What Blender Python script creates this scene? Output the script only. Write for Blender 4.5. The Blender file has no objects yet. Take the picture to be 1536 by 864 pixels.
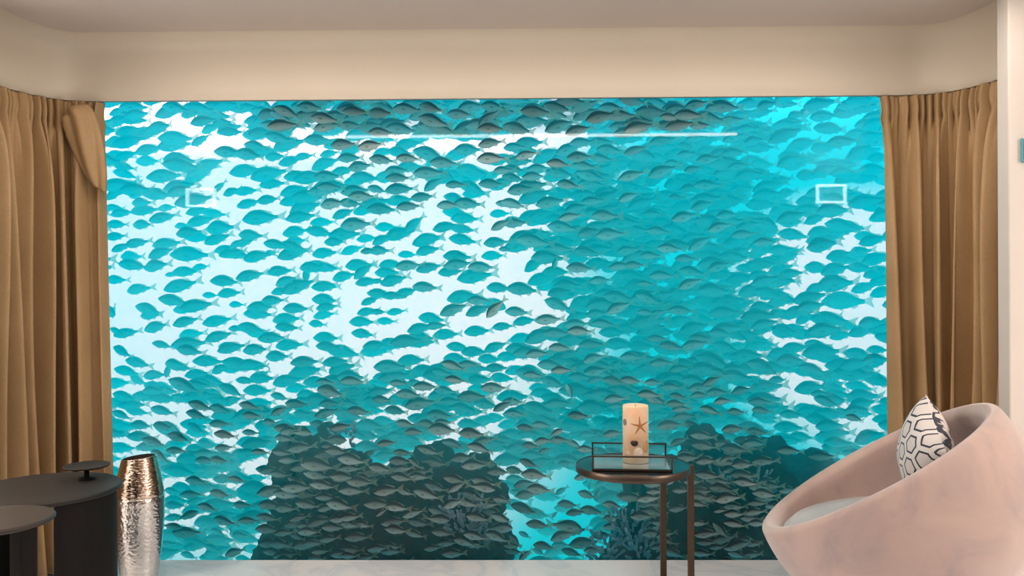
"""Window onto the sea: a sitting room bay with curtains, tables, a tub chair and a shoal of fish behind the glass."""
import bpy, bmesh, math, random
from mathutils import Vector, Matrix, noise
import numpy as np
# ------------------------------------------------------------------ settings
ADDED_FILLS = [(-3.25, 1.9, .3, 1.5, 84), (3.25, 1.2, .3, 1.2, 74), (0, 2.97, 3.6, .06, 24)]  # unseen fill lights added under the ceiling to brighten the room
STRIP = 24
WLAMP = 24
CHAIR_RZ = -21
PIL = (1388, 680, 3.01, (-.97, .15, .08), (.15, -.55, .83))
SEA_COL = (0.0, .95, 1.0)
SEA_DENS = .42
SEA_RED = .45
W_LOW, W_MID, W_UP = (.0, 1.12, 1.46), (.02, 1.42, 1.80), (.2, 1.55, 2.02)
W_STR = 1.0
W_WHITE = (5.6, 2.85, 2.95)
NFILL = 2250
EXPOSURE = 0.0
VB = 5

FISH = '''
175,168,26,15,F 200,161,38,0,F 262,162,39,-12,M 284,171,32,3,M 199,180,36,0,F 304,182,36,10,M 331,184,28,5,M 192,197,35,15,F 218,201,44,15,F
263,208,47,0,F 171,214,36,0,F 192,213,44,15,F 222,225,38,12,F 260,218,46,8,F 188,234,32,18,F 220,242,35,0,V 267,240,47,-5,F 300,211,28,30,F
345,198,32,0,M 342,229,39,-5,M 311,249,44,20,F 299,261,47,25,F 185,250,28,-10,F 186,261,31,-15,F 246,265,47,5,F 391,167,35,-5,M 429,168,36,-20,N
463,161,36,-5,N 420,174,31,-25,N 386,182,36,5,M 429,188,38,0,N 489,190,38,8,N 524,189,33,3,N 485,178,39,-8,N 391,200,36,10,M 416,207,36,-10,M
477,211,39,0,M 513,217,39,0,N 554,219,38,5,N 382,219,33,-10,M 371,232,42,-10,M 410,235,32,0,F 434,242,35,10,F 454,235,26,8,F 493,231,25,15,F
485,246,44,15,F 522,237,33,0,M 538,250,36,5,M 513,257,31,10,F 402,262,50,15,F 489,265,38,0,M 446,265,38,5,F 521,160,35,10,N 368,257,44,10,F
574,161,42,-15,N 609,164,39,-5,N 643,161,36,-15,N 649,182,42,-15,N 649,193,44,-8,N 688,172,36,-5,N 732,178,36,35,N 702,192,47,20,N 735,193,36,0,N
600,194,42,-5,N 570,199,33,0,N 706,161,39,10,N 739,161,36,-5,N 598,228,36,-10,F 643,232,46,-15,M 700,225,39,5,M 734,215,33,10,N 664,245,39,0,M
610,238,31,0,N 571,240,33,-5,N 735,238,40,0,N 592,257,36,5,M 641,260,42,3,M 706,257,44,-10,F 688,265,39,-20,F 595,267,33,0,M 754,256,28,5,M
613,251,36,5,F 792,158,31,20,M 838,158,31,-10,M 874,157,31,15,M 827,169,44,-15,N 796,182,47,0,N 878,171,39,20,N 838,190,44,20,N 866,196,36,15,N
774,193,42,-15,N 899,176,42,15,N 932,190,36,0,N 938,199,36,5,N 793,214,39,0,M 871,214,33,5,M 900,214,36,0,M 771,221,31,0,M 852,224,39,15,M
788,233,32,10,N 913,225,36,-5,M 868,236,36,5,N 900,238,31,-8,N 778,242,36,0,M 836,246,32,-3,N 874,249,33,-8,M 806,253,31,5,M 768,254,31,-5,M
838,260,39,-8,M 799,265,31,5,M 885,264,39,-15,M 768,267,31,-8,M 946,264,36,15,M 952,226,32,15,M 171,291,32,25,F 188,281,39,25,F 235,292,42,-5,F
202,293,25,0,V 210,304,32,0,F 268,280,42,12,F 182,320,29,10,F 216,316,36,8,F 170,312,24,0,F 249,312,25,5,V 289,301,50,12,F 346,288,28,15,F
296,317,32,12,F 328,281,22,40,F 320,321,32,-3,V 300,332,36,15,F 243,327,36,15,F 211,337,33,0,F 174,337,29,0,F 327,342,49,3,F 272,339,22,0,V
281,349,39,5,F 296,356,36,0,V 325,359,36,20,F 172,355,29,5,F 204,365,32,12,F 181,372,26,22,F 249,366,38,8,F 239,380,36,20,F 284,382,51,0,F
346,380,33,12,F 353,367,26,25,F 195,385,36,0,V 407,276,36,5,F 368,287,31,8,F 441,287,40,15,F 479,288,36,0,M 493,281,33,0,M 532,287,39,8,M
541,295,36,0,N 372,306,32,15,F 400,300,33,5,F 457,301,31,0,V 496,306,38,5,M 524,305,31,-3,M 389,327,51,5,F 454,313,50,15,F 450,326,40,10,F
514,321,31,20,F 546,316,33,10,F 482,334,32,5,V 531,337,46,3,M 442,348,39,8,F 478,348,36,-8,F 516,352,44,5,F 500,363,32,0,F 549,358,29,5,V
374,353,36,-3,F 413,367,33,-8,F 438,370,36,-12,F 485,380,36,5,F 438,381,42,15,F 384,385,40,12,F 404,380,21,10,V 552,377,22,5,M 366,364,28,15,F
532,273,31,5,F 564,284,25,-12,M 598,284,39,5,M 649,277,31,35,M 682,277,28,0,N 707,282,39,-20,F 735,276,33,0,M 598,301,36,8,F 632,296,33,3,M
611,310,32,5,M 571,314,40,0,M 681,297,32,-12,F 670,308,31,0,M 700,306,39,0,M 682,319,36,-8,V 710,291,33,0,V 620,337,32,40,F 599,351,44,15,F
572,360,31,20,F 578,341,31,0,V 696,328,39,0,F 667,341,35,12,F 693,344,32,-5,F 754,306,22,-5,M 748,321,28,5,V 750,338,29,25,M 638,362,40,12,F
693,360,38,-8,F 742,364,36,3,M 757,374,18,0,M 639,376,35,10,F 610,382,25,0,V 685,385,39,-3,F 567,376,32,0,M 738,384,32,3,V 795,280,46,10,N
779,285,39,10,M 850,277,33,-10,N 885,276,36,-3,N 841,291,42,0,F 875,293,40,5,F 824,304,40,8,M 888,302,32,5,M 863,313,33,15,M 768,306,33,-12,M
806,331,32,20,F 832,327,28,0,F 854,326,31,10,M 842,341,42,-8,M 771,335,33,5,M 882,349,35,12,M 913,352,42,5,N 798,362,46,-8,M 777,370,42,5,F
838,373,33,-3,M 813,384,36,15,F 877,378,36,-5,M 941,376,33,8,M 906,324,39,0,M 942,296,31,20,M 198,398,38,-8,F 231,399,42,8,F 172,420,31,0,F
206,434,36,8,F 277,408,35,3,F 300,401,24,8,V 257,412,17,5,V 270,429,44,15,F 336,422,39,-3,F 342,440,33,5,F 314,443,21,0,V 259,451,39,-10,F
277,464,32,5,V 221,464,38,-15,F 224,473,33,3,F 170,468,18,80,F 277,483,35,15,F 325,482,39,10,F 232,491,39,12,F 188,500,33,10,F 174,497,21,-25,F
354,493,21,0,F 327,505,36,15,F 285,502,36,8,V 353,457,22,0,V 374,414,38,12,F 418,407,35,5,F 466,401,36,3,F 489,402,32,-3,F 460,411,24,85,F
427,422,32,20,F 446,430,47,20,F 421,437,28,10,F 485,429,33,8,F 514,415,35,12,F 536,398,40,3,F 543,408,33,35,F 549,423,31,8,F 407,451,33,3,F
389,461,38,3,F 386,471,39,-3,F 442,463,36,0,F 486,450,39,-3,F 489,461,31,8,F 429,479,40,5,F 429,491,33,-3,F 541,483,35,0,F 543,501,32,-5,F
550,468,29,10,F 554,452,25,20,F 474,486,26,-3,V 485,473,29,10,V 375,493,38,-12,F 388,500,33,0,V 407,507,38,3,F 488,507,38,0,F 585,397,33,5,F
611,399,36,5,M 642,402,35,12,M 579,409,36,0,F 589,421,39,15,F 566,422,18,0,F 685,397,38,8,M 674,408,33,5,F 720,401,36,0,M 711,415,49,8,F
636,431,35,-3,M 607,440,33,20,F 588,444,28,0,F 568,441,33,-5,F 693,446,46,8,F 746,432,35,-3,F 717,451,31,0,M 679,465,39,20,M 716,466,36,20,M
742,464,33,45,N 646,478,38,-5,F 653,489,28,5,M 629,493,36,12,F 668,502,36,3,F 714,497,36,3,F 753,490,28,5,F 578,482,26,0,V 593,468,25,8,V
566,468,21,0,F 629,507,42,0,F 833,394,19,70,M 868,402,36,-3,N 832,408,36,0,F 929,400,32,5,N 782,434,44,-5,M 850,429,40,0,M 838,439,33,10,M
898,421,29,5,N 835,457,39,-20,M 927,462,36,20,N 893,471,32,5,M 821,480,36,5,N 774,468,33,-3,M 785,482,31,10,F 868,497,33,0,N 863,487,35,5,M
834,500,36,0,M 904,486,33,-5,M 910,441,36,0,F 950,398,28,0,N 818,422,28,0,V 181,527,33,-20,F 204,544,36,-12,F 242,517,25,-15,F 282,516,46,5,F
282,526,36,-8,M 346,522,38,12,F 311,542,39,-3,F 268,550,32,-10,F 252,556,21,75,F 229,563,33,5,F 189,557,33,-15,F 274,578,42,-25,M 304,574,32,-15,F
329,554,31,20,F 229,586,31,3,F 218,595,36,-8,F 185,595,33,-15,F 320,589,25,-15,F 272,598,31,-15,F 302,599,28,-25,F 299,609,33,-18,N 329,614,32,-12,N
293,622,31,-12,N 242,616,31,-15,M 203,617,32,-10,F 181,622,25,-25,M 345,585,33,-25,M 345,602,32,15,F 381,525,38,5,M 432,518,40,5,F 414,535,38,3,F
456,543,38,3,M 491,520,33,-5,F 514,528,44,-10,F 502,543,35,5,F 510,556,39,0,F 385,549,31,3,F 366,550,22,0,F 389,564,28,25,F 367,571,25,-8,F
429,572,42,10,F 449,563,42,10,F 385,586,39,0,F 486,574,29,0,N 527,572,32,-3,N 418,595,24,-15,M 460,592,33,5,F 493,588,42,-8,N 529,586,32,3,M
443,606,31,-3,N 372,609,28,-12,N 493,606,31,5,N 521,606,32,-3,M 418,617,24,25,N 489,620,33,15,N 536,617,31,-5,N 452,621,28,0,M 375,624,28,0,N
554,592,19,10,M 586,517,42,3,F 631,514,36,3,F 616,541,39,5,F 588,553,38,5,F 574,567,32,0,F 686,521,32,-8,F 710,528,36,0,F 742,521,33,20,F
682,538,35,0,F 678,549,32,-15,N 702,547,25,-3,N 732,539,33,0,F 743,552,31,0,M 661,559,28,-10,M 717,570,36,3,F 681,570,28,-5,N 596,575,24,0,N
620,575,25,10,M 636,580,32,-3,N 611,592,35,-5,N 666,586,29,-8,M 706,595,39,0,N 629,606,43,8,N 739,582,35,0,N 674,602,29,0,M 571,600,28,0,N
568,588,33,10,M 592,616,31,-5,N 693,613,35,-8,M 657,624,39,0,N 753,610,28,25,N 727,607,35,-5,M 838,522,31,-3,N 804,531,32,3,N 784,524,39,3,F
853,531,28,15,M 889,538,33,12,N 824,548,35,-3,M 841,556,28,3,N 798,563,26,-3,N 892,557,33,8,N 868,566,32,0,M 827,574,35,-15,M 854,586,21,-70,N
945,536,31,0,N 927,549,32,10,M 929,560,28,3,M 945,571,28,-5,N 920,572,32,-10,N 893,570,26,15,M 921,599,31,8,N 929,588,25,10,M 836,606,36,3,M
768,603,28,-3,N 771,621,28,-5,N 892,610,31,-3,M 924,609,25,0,M 866,624,31,0,N 892,593,32,0,M 886,517,35,3,M 210,638,33,0,M 242,640,32,-5,N
211,655,36,-5,M 229,663,31,-20,N 184,651,24,0,F 182,672,36,0,F 266,656,33,-12,N 222,670,33,3,M 292,642,28,-20,M 328,636,28,0,N 336,652,28,-12,N
263,676,26,-3,N 334,672,25,5,N 309,666,26,-15,F 307,681,32,0,M 306,691,28,0,N 238,684,31,-25,N 327,690,25,-8,N 302,706,42,3,F 293,722,32,-5,N
336,719,32,0,M 354,719,21,-15,N 257,737,24,-5,M 285,742,29,0,N 327,741,28,-10,N 310,734,25,3,F 336,683,28,-5,M 403,634,25,0,N 374,649,21,-5,N
435,656,28,-30,N 454,649,26,5,R 479,638,31,-8,N 510,641,28,8,N 504,660,32,0,R 449,672,35,8,N 372,679,28,3,M 389,678,22,-5,N 422,679,26,-8,N
400,706,32,-10,N 475,698,46,-8,N 474,712,36,-12,N 525,690,40,-5,N 482,728,33,-10,N 443,731,40,-3,N 527,736,35,-3,N 429,741,38,-3,N 524,702,31,-3,N
513,715,33,-8,N 538,723,36,-5,N 406,737,39,8,M 532,651,31,-15,M 553,681,22,30,N 492,669,19,0,N 504,677,32,-3,N 457,741,33,-3,N 606,636,28,-5,N
593,653,26,5,M 620,648,25,0,N 578,665,25,3,N 571,648,21,-8,F 613,666,24,-25,F 641,637,31,-5,N 663,634,25,0,N 661,645,42,0,N 706,651,38,0,N
725,662,31,15,N 678,666,31,-10,N 641,676,32,-12,N 602,679,24,-5,N 599,692,31,-3,N 621,694,22,-30,N 649,694,36,-3,N 568,702,31,-8,N 717,672,32,-15,N
692,687,32,10,N 710,698,35,0,N 731,694,28,-10,N 746,708,29,0,N 627,715,28,-5,N 681,719,32,-10,N 724,723,36,-8,N 725,731,35,8,R 684,731,26,30,N
652,730,32,-15,N 579,736,35,5,N 638,741,40,-10,N 707,744,35,-15,N 606,738,25,-10,N 577,683,28,5,M 788,642,26,-3,N 811,638,26,-5,N 793,651,31,0,M
835,649,21,-25,R 814,662,25,8,N 795,669,25,0,N 838,661,28,5,N 860,666,22,-25,N 878,674,25,-5,N 816,676,17,15,N 798,683,31,-3,M 846,695,21,0,M
791,695,26,-15,N 771,706,26,-5,N 800,712,36,-5,N 772,718,26,-3,M 786,727,31,8,N 807,734,33,-5,N 774,738,18,0,M 788,742,31,3,N 881,652,25,0,M
918,651,28,5,N 874,715,26,8,N 904,724,24,5,M 841,737,19,35,M 885,729,12,80,M 879,742,26,-20,N 294,751,24,12,M 261,758,29,0,M 309,761,26,-15,N
283,773,28,-20,R 261,776,26,0,M 307,779,22,3,F 329,774,25,-8,M 334,782,33,-10,N 371,781,26,0,N 361,758,26,3,N 337,758,32,-5,F 259,790,25,10,R
279,799,38,-5,N 252,816,22,0,M 358,804,26,5,M 326,798,21,-20,M 347,794,12,85,M 291,820,31,8,M 282,833,24,-10,M 318,822,24,-20,M 351,829,29,20,N
400,794,32,-3,N 425,799,28,8,N 404,758,33,-3,N 426,763,32,3,N 459,757,32,-8,N 507,758,40,-5,N 565,756,36,-3,N 594,761,32,-5,N 508,779,26,-5,N
523,776,28,3,N 447,777,25,8,N 471,781,28,-15,N 589,783,33,3,N 626,784,32,-8,N 618,770,29,15,N 534,806,33,3,N 593,795,31,-5,N 498,790,24,8,N
565,822,26,-3,N 586,827,28,0,N 480,827,24,0,N 522,834,24,3,N 468,815,28,5,N 444,805,24,-8,N 473,838,21,0,N 543,787,25,-5,N 461,798,29,3,N
621,801,28,-8,N 571,769,17,30,N 678,756,31,25,N 701,755,28,-10,N 730,758,28,8,N 750,749,21,-5,N 658,779,32,8,R 715,776,31,-12,N 750,777,28,-25,N
751,792,36,-5,R 744,805,32,-20,N 711,804,31,-12,N 709,816,33,-8,N 696,813,31,-12,N 669,815,26,5,N 784,763,36,-15,N 805,787,31,-8,N 786,802,18,-30,M
771,809,21,-40,M 766,819,22,0,N 768,827,25,-5,N 814,819,29,-12,N 787,833,21,40,N 807,827,19,-30,M 662,799,28,-10,N 648,822,24,0,N 679,830,31,-5,N
850,757,28,0,N 862,769,26,5,N 885,766,31,-8,N 896,742,18,60,M 917,758,26,-8,N 915,777,21,0,N 851,790,42,8,R 842,804,35,12,N 861,797,31,8,N
874,815,40,8,N 856,829,28,-10,N 888,826,25,5,N 840,818,25,5,M 901,804,28,8,N 971,748,31,8,N 971,757,28,3,N 961,774,33,-5,N 986,784,19,5,N
978,801,28,3,N 986,820,21,5,N 832,772,11,50,M 918,791,26,0,N 975,159,21,-25,N 1013,165,28,5,N 1043,157,33,10,N 1085,161,44,0,N 1148,158,32,15,N
972,176,32,15,N 1004,176,28,-3,N 995,188,33,8,N 1042,176,31,-8,N 1075,173,25,-5,M 1096,182,36,8,N 1121,194,33,5,M 1049,189,28,3,N 1043,208,31,8,N
993,211,36,10,N 1100,207,31,15,M 1129,212,33,12,M 1028,219,25,-5,M 1029,232,28,5,N 1061,239,33,8,N 1099,229,32,5,M 1010,246,28,0,M 1038,254,25,12,N
992,258,42,20,N 1107,250,31,8,M 1060,278,36,0,N 1025,326,38,12,N 1078,341,35,15,N 1003,373,33,-3,N 1049,366,36,30,N 1114,352,32,5,N 974,384,29,0,N
986,347,31,-5,M 979,321,25,0,M 1052,309,36,15,M 1089,323,32,8,M 1013,296,22,0,M 1122,339,35,12,M 1027,388,28,0,M 1146,364,31,3,M 1034,282,28,8,M
1036,408,36,-8,N 1077,400,36,15,N 1034,426,35,20,N 972,448,36,-20,N 1020,466,33,-3,M 1081,433,26,10,M 968,426,22,-5,N 985,472,31,25,N 985,508,26,0,N
1078,500,33,-5,M 1049,508,31,0,M 1146,487,36,15,M 1127,439,36,5,F 1113,490,31,-5,F 968,469,25,-5,N 992,414,35,0,M 1250,405,46,12,F 1186,411,32,8,F
1290,402,35,-3,F 1251,426,58,5,F 1173,448,44,-8,F 1198,468,39,3,F 1244,480,51,-5,F 1265,452,60,0,V 1237,497,46,12,F 1293,497,39,15,F 1175,496,42,-8,F
1168,423,42,5,F 991,545,31,3,N 1018,553,28,10,N 1006,581,29,0,N 1099,552,28,0,M 1078,559,26,-20,N 1067,572,28,20,N 1049,582,33,5,N 1074,589,31,0,N
1048,593,24,5,N 1016,595,24,-8,N 982,600,31,-15,N 1013,606,26,0,N 1082,602,26,3,N 1021,614,25,3,N 1064,616,28,-15,N 1102,618,25,-3,N 1139,603,31,0,N
1141,616,25,-3,N 1110,586,31,8,N 1025,625,31,5,N 972,592,31,-3,N 1041,518,36,12,N 1006,520,33,-8,N 1120,534,42,0,F 979,574,25,-3,N 1229,528,56,3,F
1265,550,49,-3,F 1182,531,32,-8,F 1279,561,56,-5,F 1165,570,26,0,M 1214,582,46,5,F 1230,564,32,-5,F 1237,602,32,-18,M 1284,616,33,5,M 1297,595,31,0,F
1290,607,46,10,F 1186,622,31,0,M 1315,525,28,0,F 1315,545,28,15,F 1218,618,46,5,F 1229,591,26,0,M 1161,552,42,0,F 1280,627,24,-15,N 1003,638,35,3,N
1036,637,25,-5,N 1052,654,31,-3,N 1098,644,32,3,N 1134,648,28,-5,N 1054,669,33,-3,N 1085,666,25,-3,N 1117,662,31,-5,N 1122,670,28,-12,N
1100,674,36,-3,N 1025,679,22,5,N 1017,663,24,20,N 1029,687,33,8,N 1057,691,31,0,N 1091,688,26,10,N 1113,697,31,0,N 1095,704,28,5,N 1060,713,33,-3,N
1078,722,31,-3,N 1117,724,32,-3,N 1113,713,33,0,N 1082,733,33,-3,N 1145,692,32,5,N 1049,745,26,-5,N 1089,747,38,3,N 1146,741,32,-3,N 978,727,26,3,N
968,722,17,-10,N 1007,722,17,30,N 982,737,24,3,N 1020,736,22,3,N 1038,722,25,0,N 1100,760,29,5,N 1079,766,17,5,N 1130,768,28,5,N 1048,785,22,-5,N
1080,794,28,-45,N 1101,786,28,-5,N 1136,785,25,0,N 1058,801,31,8,N 1075,821,21,10,N 1097,823,21,3,N 1052,830,28,-5,N 1129,816,21,5,N 1180,735,25,3,N
1134,755,24,5,N 1159,760,21,0,N 1047,756,21,-5,N 1057,814,25,3,N 1100,771,28,-3,N 1126,832,28,0,N
'''

random.seed(7)
rng = np.random.default_rng(11)
C = bpy.context.scene.collection
scn = bpy.context.scene
PI = math.pi

# ------------------------------------------------------------------ camera
F = 1250.0                      # focal length in pixels of the 1536 px wide frame
HCAM = 1.26
cam_rot = Matrix.Rotation(math.radians(0.8), 3, 'Z') @ Matrix.Rotation(math.radians(90), 3, 'X') @ Matrix.Rotation(math.radians(-0.26), 3, 'Z')
camd = bpy.data.cameras.new('camera')
cam = bpy.data.objects.new('camera', camd)
C.objects.link(cam)
cam.matrix_world = Matrix.Translation((0, 0, HCAM)) @ cam_rot.to_4x4()
camd.sensor_width = 36
camd.lens = F / 1536 * 36
camd.clip_end = 200
scn.camera = cam


def at(px, py, Y):
    """the point of the photograph's pixel at the distance Y into the room"""
    d = cam_rot @ Vector(((px - 768) / F, (432 - py) / F, -1))
    s = Y / d.y
    return Vector((d.x * s, Y, HCAM + d.z * s))


# ------------------------------------------------------------------ helpers
def tag(o, label=None, cat=None, group=None, kind=None):
    if label: o['label'] = label
    if cat: o['category'] = cat
    if group: o['group'] = group
    if kind: o['kind'] = kind
    return o


def empty(name, loc, label, cat, group=None, rz=0):
    o = bpy.data.objects.new(name, None)
    o.empty_display_size = .1
    C.objects.link(o)
    o.location = loc
    o.rotation_euler = (0, 0, rz)
    return tag(o, label, cat, group)


def obj(name, verts, faces, mat, parent=None, smooth=True, mats=None, midx=None):
    me = bpy.data.meshes.new(name)
    me.from_pydata([tuple(v) for v in verts], [], faces)
    for m in ([mat] if mats is None else mats):
        me.materials.append(m)
    me.polygons.foreach_set('use_smooth', [smooth] * len(me.polygons))
    if midx is not None:
        me.polygons.foreach_set('material_index', midx)
    me.update()
    o = bpy.data.objects.new(name, me)
    C.objects.link(o)
    if parent:
        o.parent = parent
    return o


def from_bm(name, bm, mat, parent=None, smooth=False):
    me = bpy.data.meshes.new(name)
    bmesh.ops.recalc_face_normals(bm, faces=bm.faces)
    bm.to_mesh(me)
    bm.free()
    me.materials.append(mat)
    me.polygons.foreach_set('use_smooth', [smooth] * len(me.polygons))
    o = bpy.data.objects.new(name, me)
    C.objects.link(o)
    if parent:
        o.parent = parent
    return o


def add_box(bm, x0, x1, y0, y1, z0, z1, bev=0.0, M=None):
    r = bmesh.ops.create_cube(bm, size=1)
    vs = r['verts']
    for v in vs:
        v.co = Vector((x0 + (v.co.x + .5) * (x1 - x0), y0 + (v.co.y + .5) * (y1 - y0), z0 + (v.co.z + .5) * (z1 - z0)))
    if bev > 0:
        es = list({e for v in vs for e in v.link_edges})
        r2 = bmesh.ops.bevel(bm, geom=es, offset=bev, segments=2, affect='EDGES', profile=.5)
        vs = list({v for f in r2['faces'] for v in f.verts} | {v for v in vs if v.is_valid})
    if M is not None:
        for v in vs:
            v.co = M @ v.co
    return vs


def box(name, x0, x1, y0, y1, z0, z1, mat, parent=None, bev=0.0, kind=None):
    bm = bmesh.new()
    add_box(bm, x0, x1, y0, y1, z0, z1, bev)
    o = from_bm(name, bm, mat, parent)
    if kind:
        o['kind'] = kind
    return o


def lathe(prof, n=64, close=True):
    """profile [(r, z)...] turned about z; a zero radius makes a pole"""
    V, Fc = [], []
    rows = []
    for r, z in prof:
        if r < 1e-6:
            rows.append([len(V)])
            V.append((0, 0, z))
        else:
            rows.append(list(range(len(V), len(V) + n)))
            for k in range(n):
                a = 2 * PI * k / n
                V.append((r * math.cos(a), r * math.sin(a), z))
    for a, b in zip(rows, rows[1:]):
        for k in range(n):
            k2 = (k + 1) % n
            if len(a) == 1 and len(b) == 1:
                continue
            if len(a) == 1:
                Fc.append((a[0], b[k2], b[k]))
            elif len(b) == 1:
                Fc.append((a[k], a[k2], b[0]))
            else:
                Fc.append((a[k], a[k2], b[k2], b[k]))
    return V, Fc


def rrow(profile, seg=4):
    return profile


# ------------------------------------------------------------------ materials
def nmat(name):
    m = bpy.data.materials.new(name)
    m.use_nodes = True
    nt = m.node_tree
    b = nt.nodes['Principled BSDF']
    return m, nt, b


def simple(name, col, rough=.5, metal=0, **kw):
    m, nt, b = nmat(name)
    b.inputs['Base Color'].default_value = (*col, 1)
    b.inputs['Roughness'].default_value = rough
    b.inputs['Metallic'].default_value = metal
    for k, v in kw.items():
        b.inputs[k.replace('_', ' ')].default_value = v
    return m


def nd(nt, typ, **kw):
    n = nt.nodes.new(typ)
    for k, v in kw.items():
        if k.startswith('i_'):
            n.inputs[k[2:].replace('_', ' ')].default_value = v
        else:
            setattr(n, k, v)
    return n


def ramp(nt, stops, interp='LINEAR'):
    r = nt.nodes.new('ShaderNodeValToRGB')
    r.color_ramp.interpolation = interp
    e = r.color_ramp.elements
    while len(e) < len(stops):
        e.new(.5)
    for q, (p, c) in zip(e, stops):
        q.position = p
        q.color = (*c, 1)
    return r


def math_(nt, op, a, b=None, c=None):
    n = nt.nodes.new('ShaderNodeMath')
    n.operation = op
    for k, v in enumerate((a, b, c)):
        if v is None:
            continue
        if isinstance(v, (int, float)):
            n.inputs[k].default_value = v
        else:
            nt.links.new(v, n.inputs[k])
    return n.outputs[0]


def noisy(name, c0, c1, scale, rough=.5, lo=.35, hi=.65, detail=4, bump=0, bscale=None, coord='Object', **kw):
    m, nt, b = nmat(name)
    tc = nt.nodes.new('ShaderNodeTexCoord')
    n = nd(nt, 'ShaderNodeTexNoise', i_Scale=scale, i_Detail=detail)
    nt.links.new(tc.outputs[coord], n.inputs['Vector'])
    r = ramp(nt, [(lo, c0), (hi, c1)])
    nt.links.new(n.outputs['Fac'], r.inputs[0])
    nt.links.new(r.outputs[0], b.inputs['Base Color'])
    b.inputs['Roughness'].default_value = rough
    if bump:
        n2 = nd(nt, 'ShaderNodeTexNoise', i_Scale=bscale or scale * 8, i_Detail=3)
        nt.links.new(tc.outputs[coord], n2.inputs['Vector'])
        bp = nd(nt, 'ShaderNodeBump', i_Strength=bump, i_Distance=.004)
        nt.links.new(n2.outputs['Fac'], bp.inputs['Height'])
        nt.links.new(bp.outputs[0], b.inputs['Normal'])
    for k, v in kw.items():
        b.inputs[k.replace('_', ' ')].default_value = v
    return m


M_wall = noisy('plaster_pale', (.76, .70, .655), (.80, .74, .69), 3, .55)
M_ceil = noisy('lacquer_ceiling', (.70, .60, .54), (.73, .63, .57), 1.2, .30)
M_val = noisy('lacquer_cream', (.80, .71, .585), (.84, .745, .62), 1.0, .36)
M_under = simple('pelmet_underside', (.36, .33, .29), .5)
M_dark = noisy('dark_bronze_top', (.022, .020, .019), (.030, .027, .025), 6, .5, **{'Specular_IOR_Level': .22})
M_drum = simple('dark_bronze_leg', (.010, .008, .007), .6, Specular_IOR_Level=.15)
M_bronze = simple('bronze_bar', (.10, .062, .040), .38, .8)
M_rail = simple('tray_bronze', (.10, .075, .06), .35, .8)
M_black = simple('black_metal', (.02, .018, .018), .4)
M_white = simple('white_frame', (.8, .8, .78), .5)


def marble():
    m, nt, b = nmat('white_marble')
    tc = nt.nodes.new('ShaderNodeTexCoord')
    n = nd(nt, 'ShaderNodeTexNoise', i_Scale=2.2, i_Detail=8, i_Distortion=1.6)
    nt.links.new(tc.outputs['Object'], n.inputs['Vector'])
    r = ramp(nt, [(.40, (.85, .87, .91)), (.49, (.70, .76, .83)), (.52, (.83, .85, .89)), (.7, (.87, .89, .92))])
    nt.links.new(n.outputs['Fac'], r.inputs[0])
    nt.links.new(r.outputs[0], b.inputs['Base Color'])
    b.inputs['Roughness'].default_value = .18
    return m


M_marble = marble()


def emit(name, col, s):
    m = bpy.data.materials.new(name)
    m.use_nodes = True
    nt = m.node_tree
    nt.nodes.clear()
    e = nd(nt, 'ShaderNodeEmission', i_Color=(*col, 1), i_Strength=s)
    o = nt.nodes.new('ShaderNodeOutputMaterial')
    nt.links.new(e.outputs[0], o.inputs[0])
    return m


def glass_mat(name, tint=(1, 1, 1), ior=1.5, rmax=1.0):
    m = bpy.data.materials.new(name)
    m.use_nodes = True
    nt = m.node_tree
    nt.nodes.clear()
    t = nd(nt, 'ShaderNodeBsdfTransparent', i_Color=(*tint, 1))
    g = nd(nt, 'ShaderNodeBsdfGlossy', i_Roughness=.0)
    fr = nd(nt, 'ShaderNodeFresnel', i_IOR=ior)
    mx = nt.nodes.new('ShaderNodeMixShader')
    o = nt.nodes.new('ShaderNodeOutputMaterial')
    nt.links.new(fr.outputs[0], mx.inputs[0])
    nt.links.new(t.outputs[0], mx.inputs[1])
    nt.links.new(g.outputs[0], mx.inputs[2])
    nt.links.new(mx.outputs[0], o.inputs[0])
    return m


M_glass = glass_mat('window_glass', ior=1.27)
M_pane = glass_mat('tray_glass', (.93, .97, .97))

# ------------------------------------------------------------------ room shell
YW = 3.86          # room face of the window
YV = 3.79          # face of the pelmet over the window
CEIL = 2.41
YJ = 3.2            # face of the wall on both sides of the window bay
XL, XR = at(-30, 400, YJ).x, at(1514, 400, YJ).x
f_ = box('floor', -3.6, 3.6, -.9, YW - .001, -.12, 0, M_marble, kind='structure')
box('ceiling', -3.6, 3.6, -.9, 3.885, CEIL, CEIL + .12, M_ceil, kind='structure')
box('wall_back', -3.6, 3.6, -.9, -.78, 0, CEIL, noisy('darkened_back_wall', (.10, .065, .045), (.16, .10, .07), 4, .5), kind='structure')  # unseen wall coloured dark to weaken its reflection in the glass
box('wall_west', -3.6, -3.5, -.78, YJ, 0, CEIL, M_wall, kind='structure')
box('wall_east', 3.5, 3.6, -.78, YJ, 0, CEIL, M_wall, kind='structure')
box('wall_left', -3.6, XL, YJ, YJ + .08, 0, CEIL, M_wall, kind='structure')
box('wall_right', XR, 3.6, YJ, YJ + .08, 0, CEIL, M_wall, kind='structure', bev=.006)
SL, SR_ = -2.75, 2.6
box('wall_side_left', SL - .1, SL, YJ + .08, 3.885, 0, CEIL, M_wall, kind='structure')
box('wall_side_right', SR_, SR_ + .1, YJ + .08, 3.885, 0, CEIL, M_wall, kind='structure')
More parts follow.
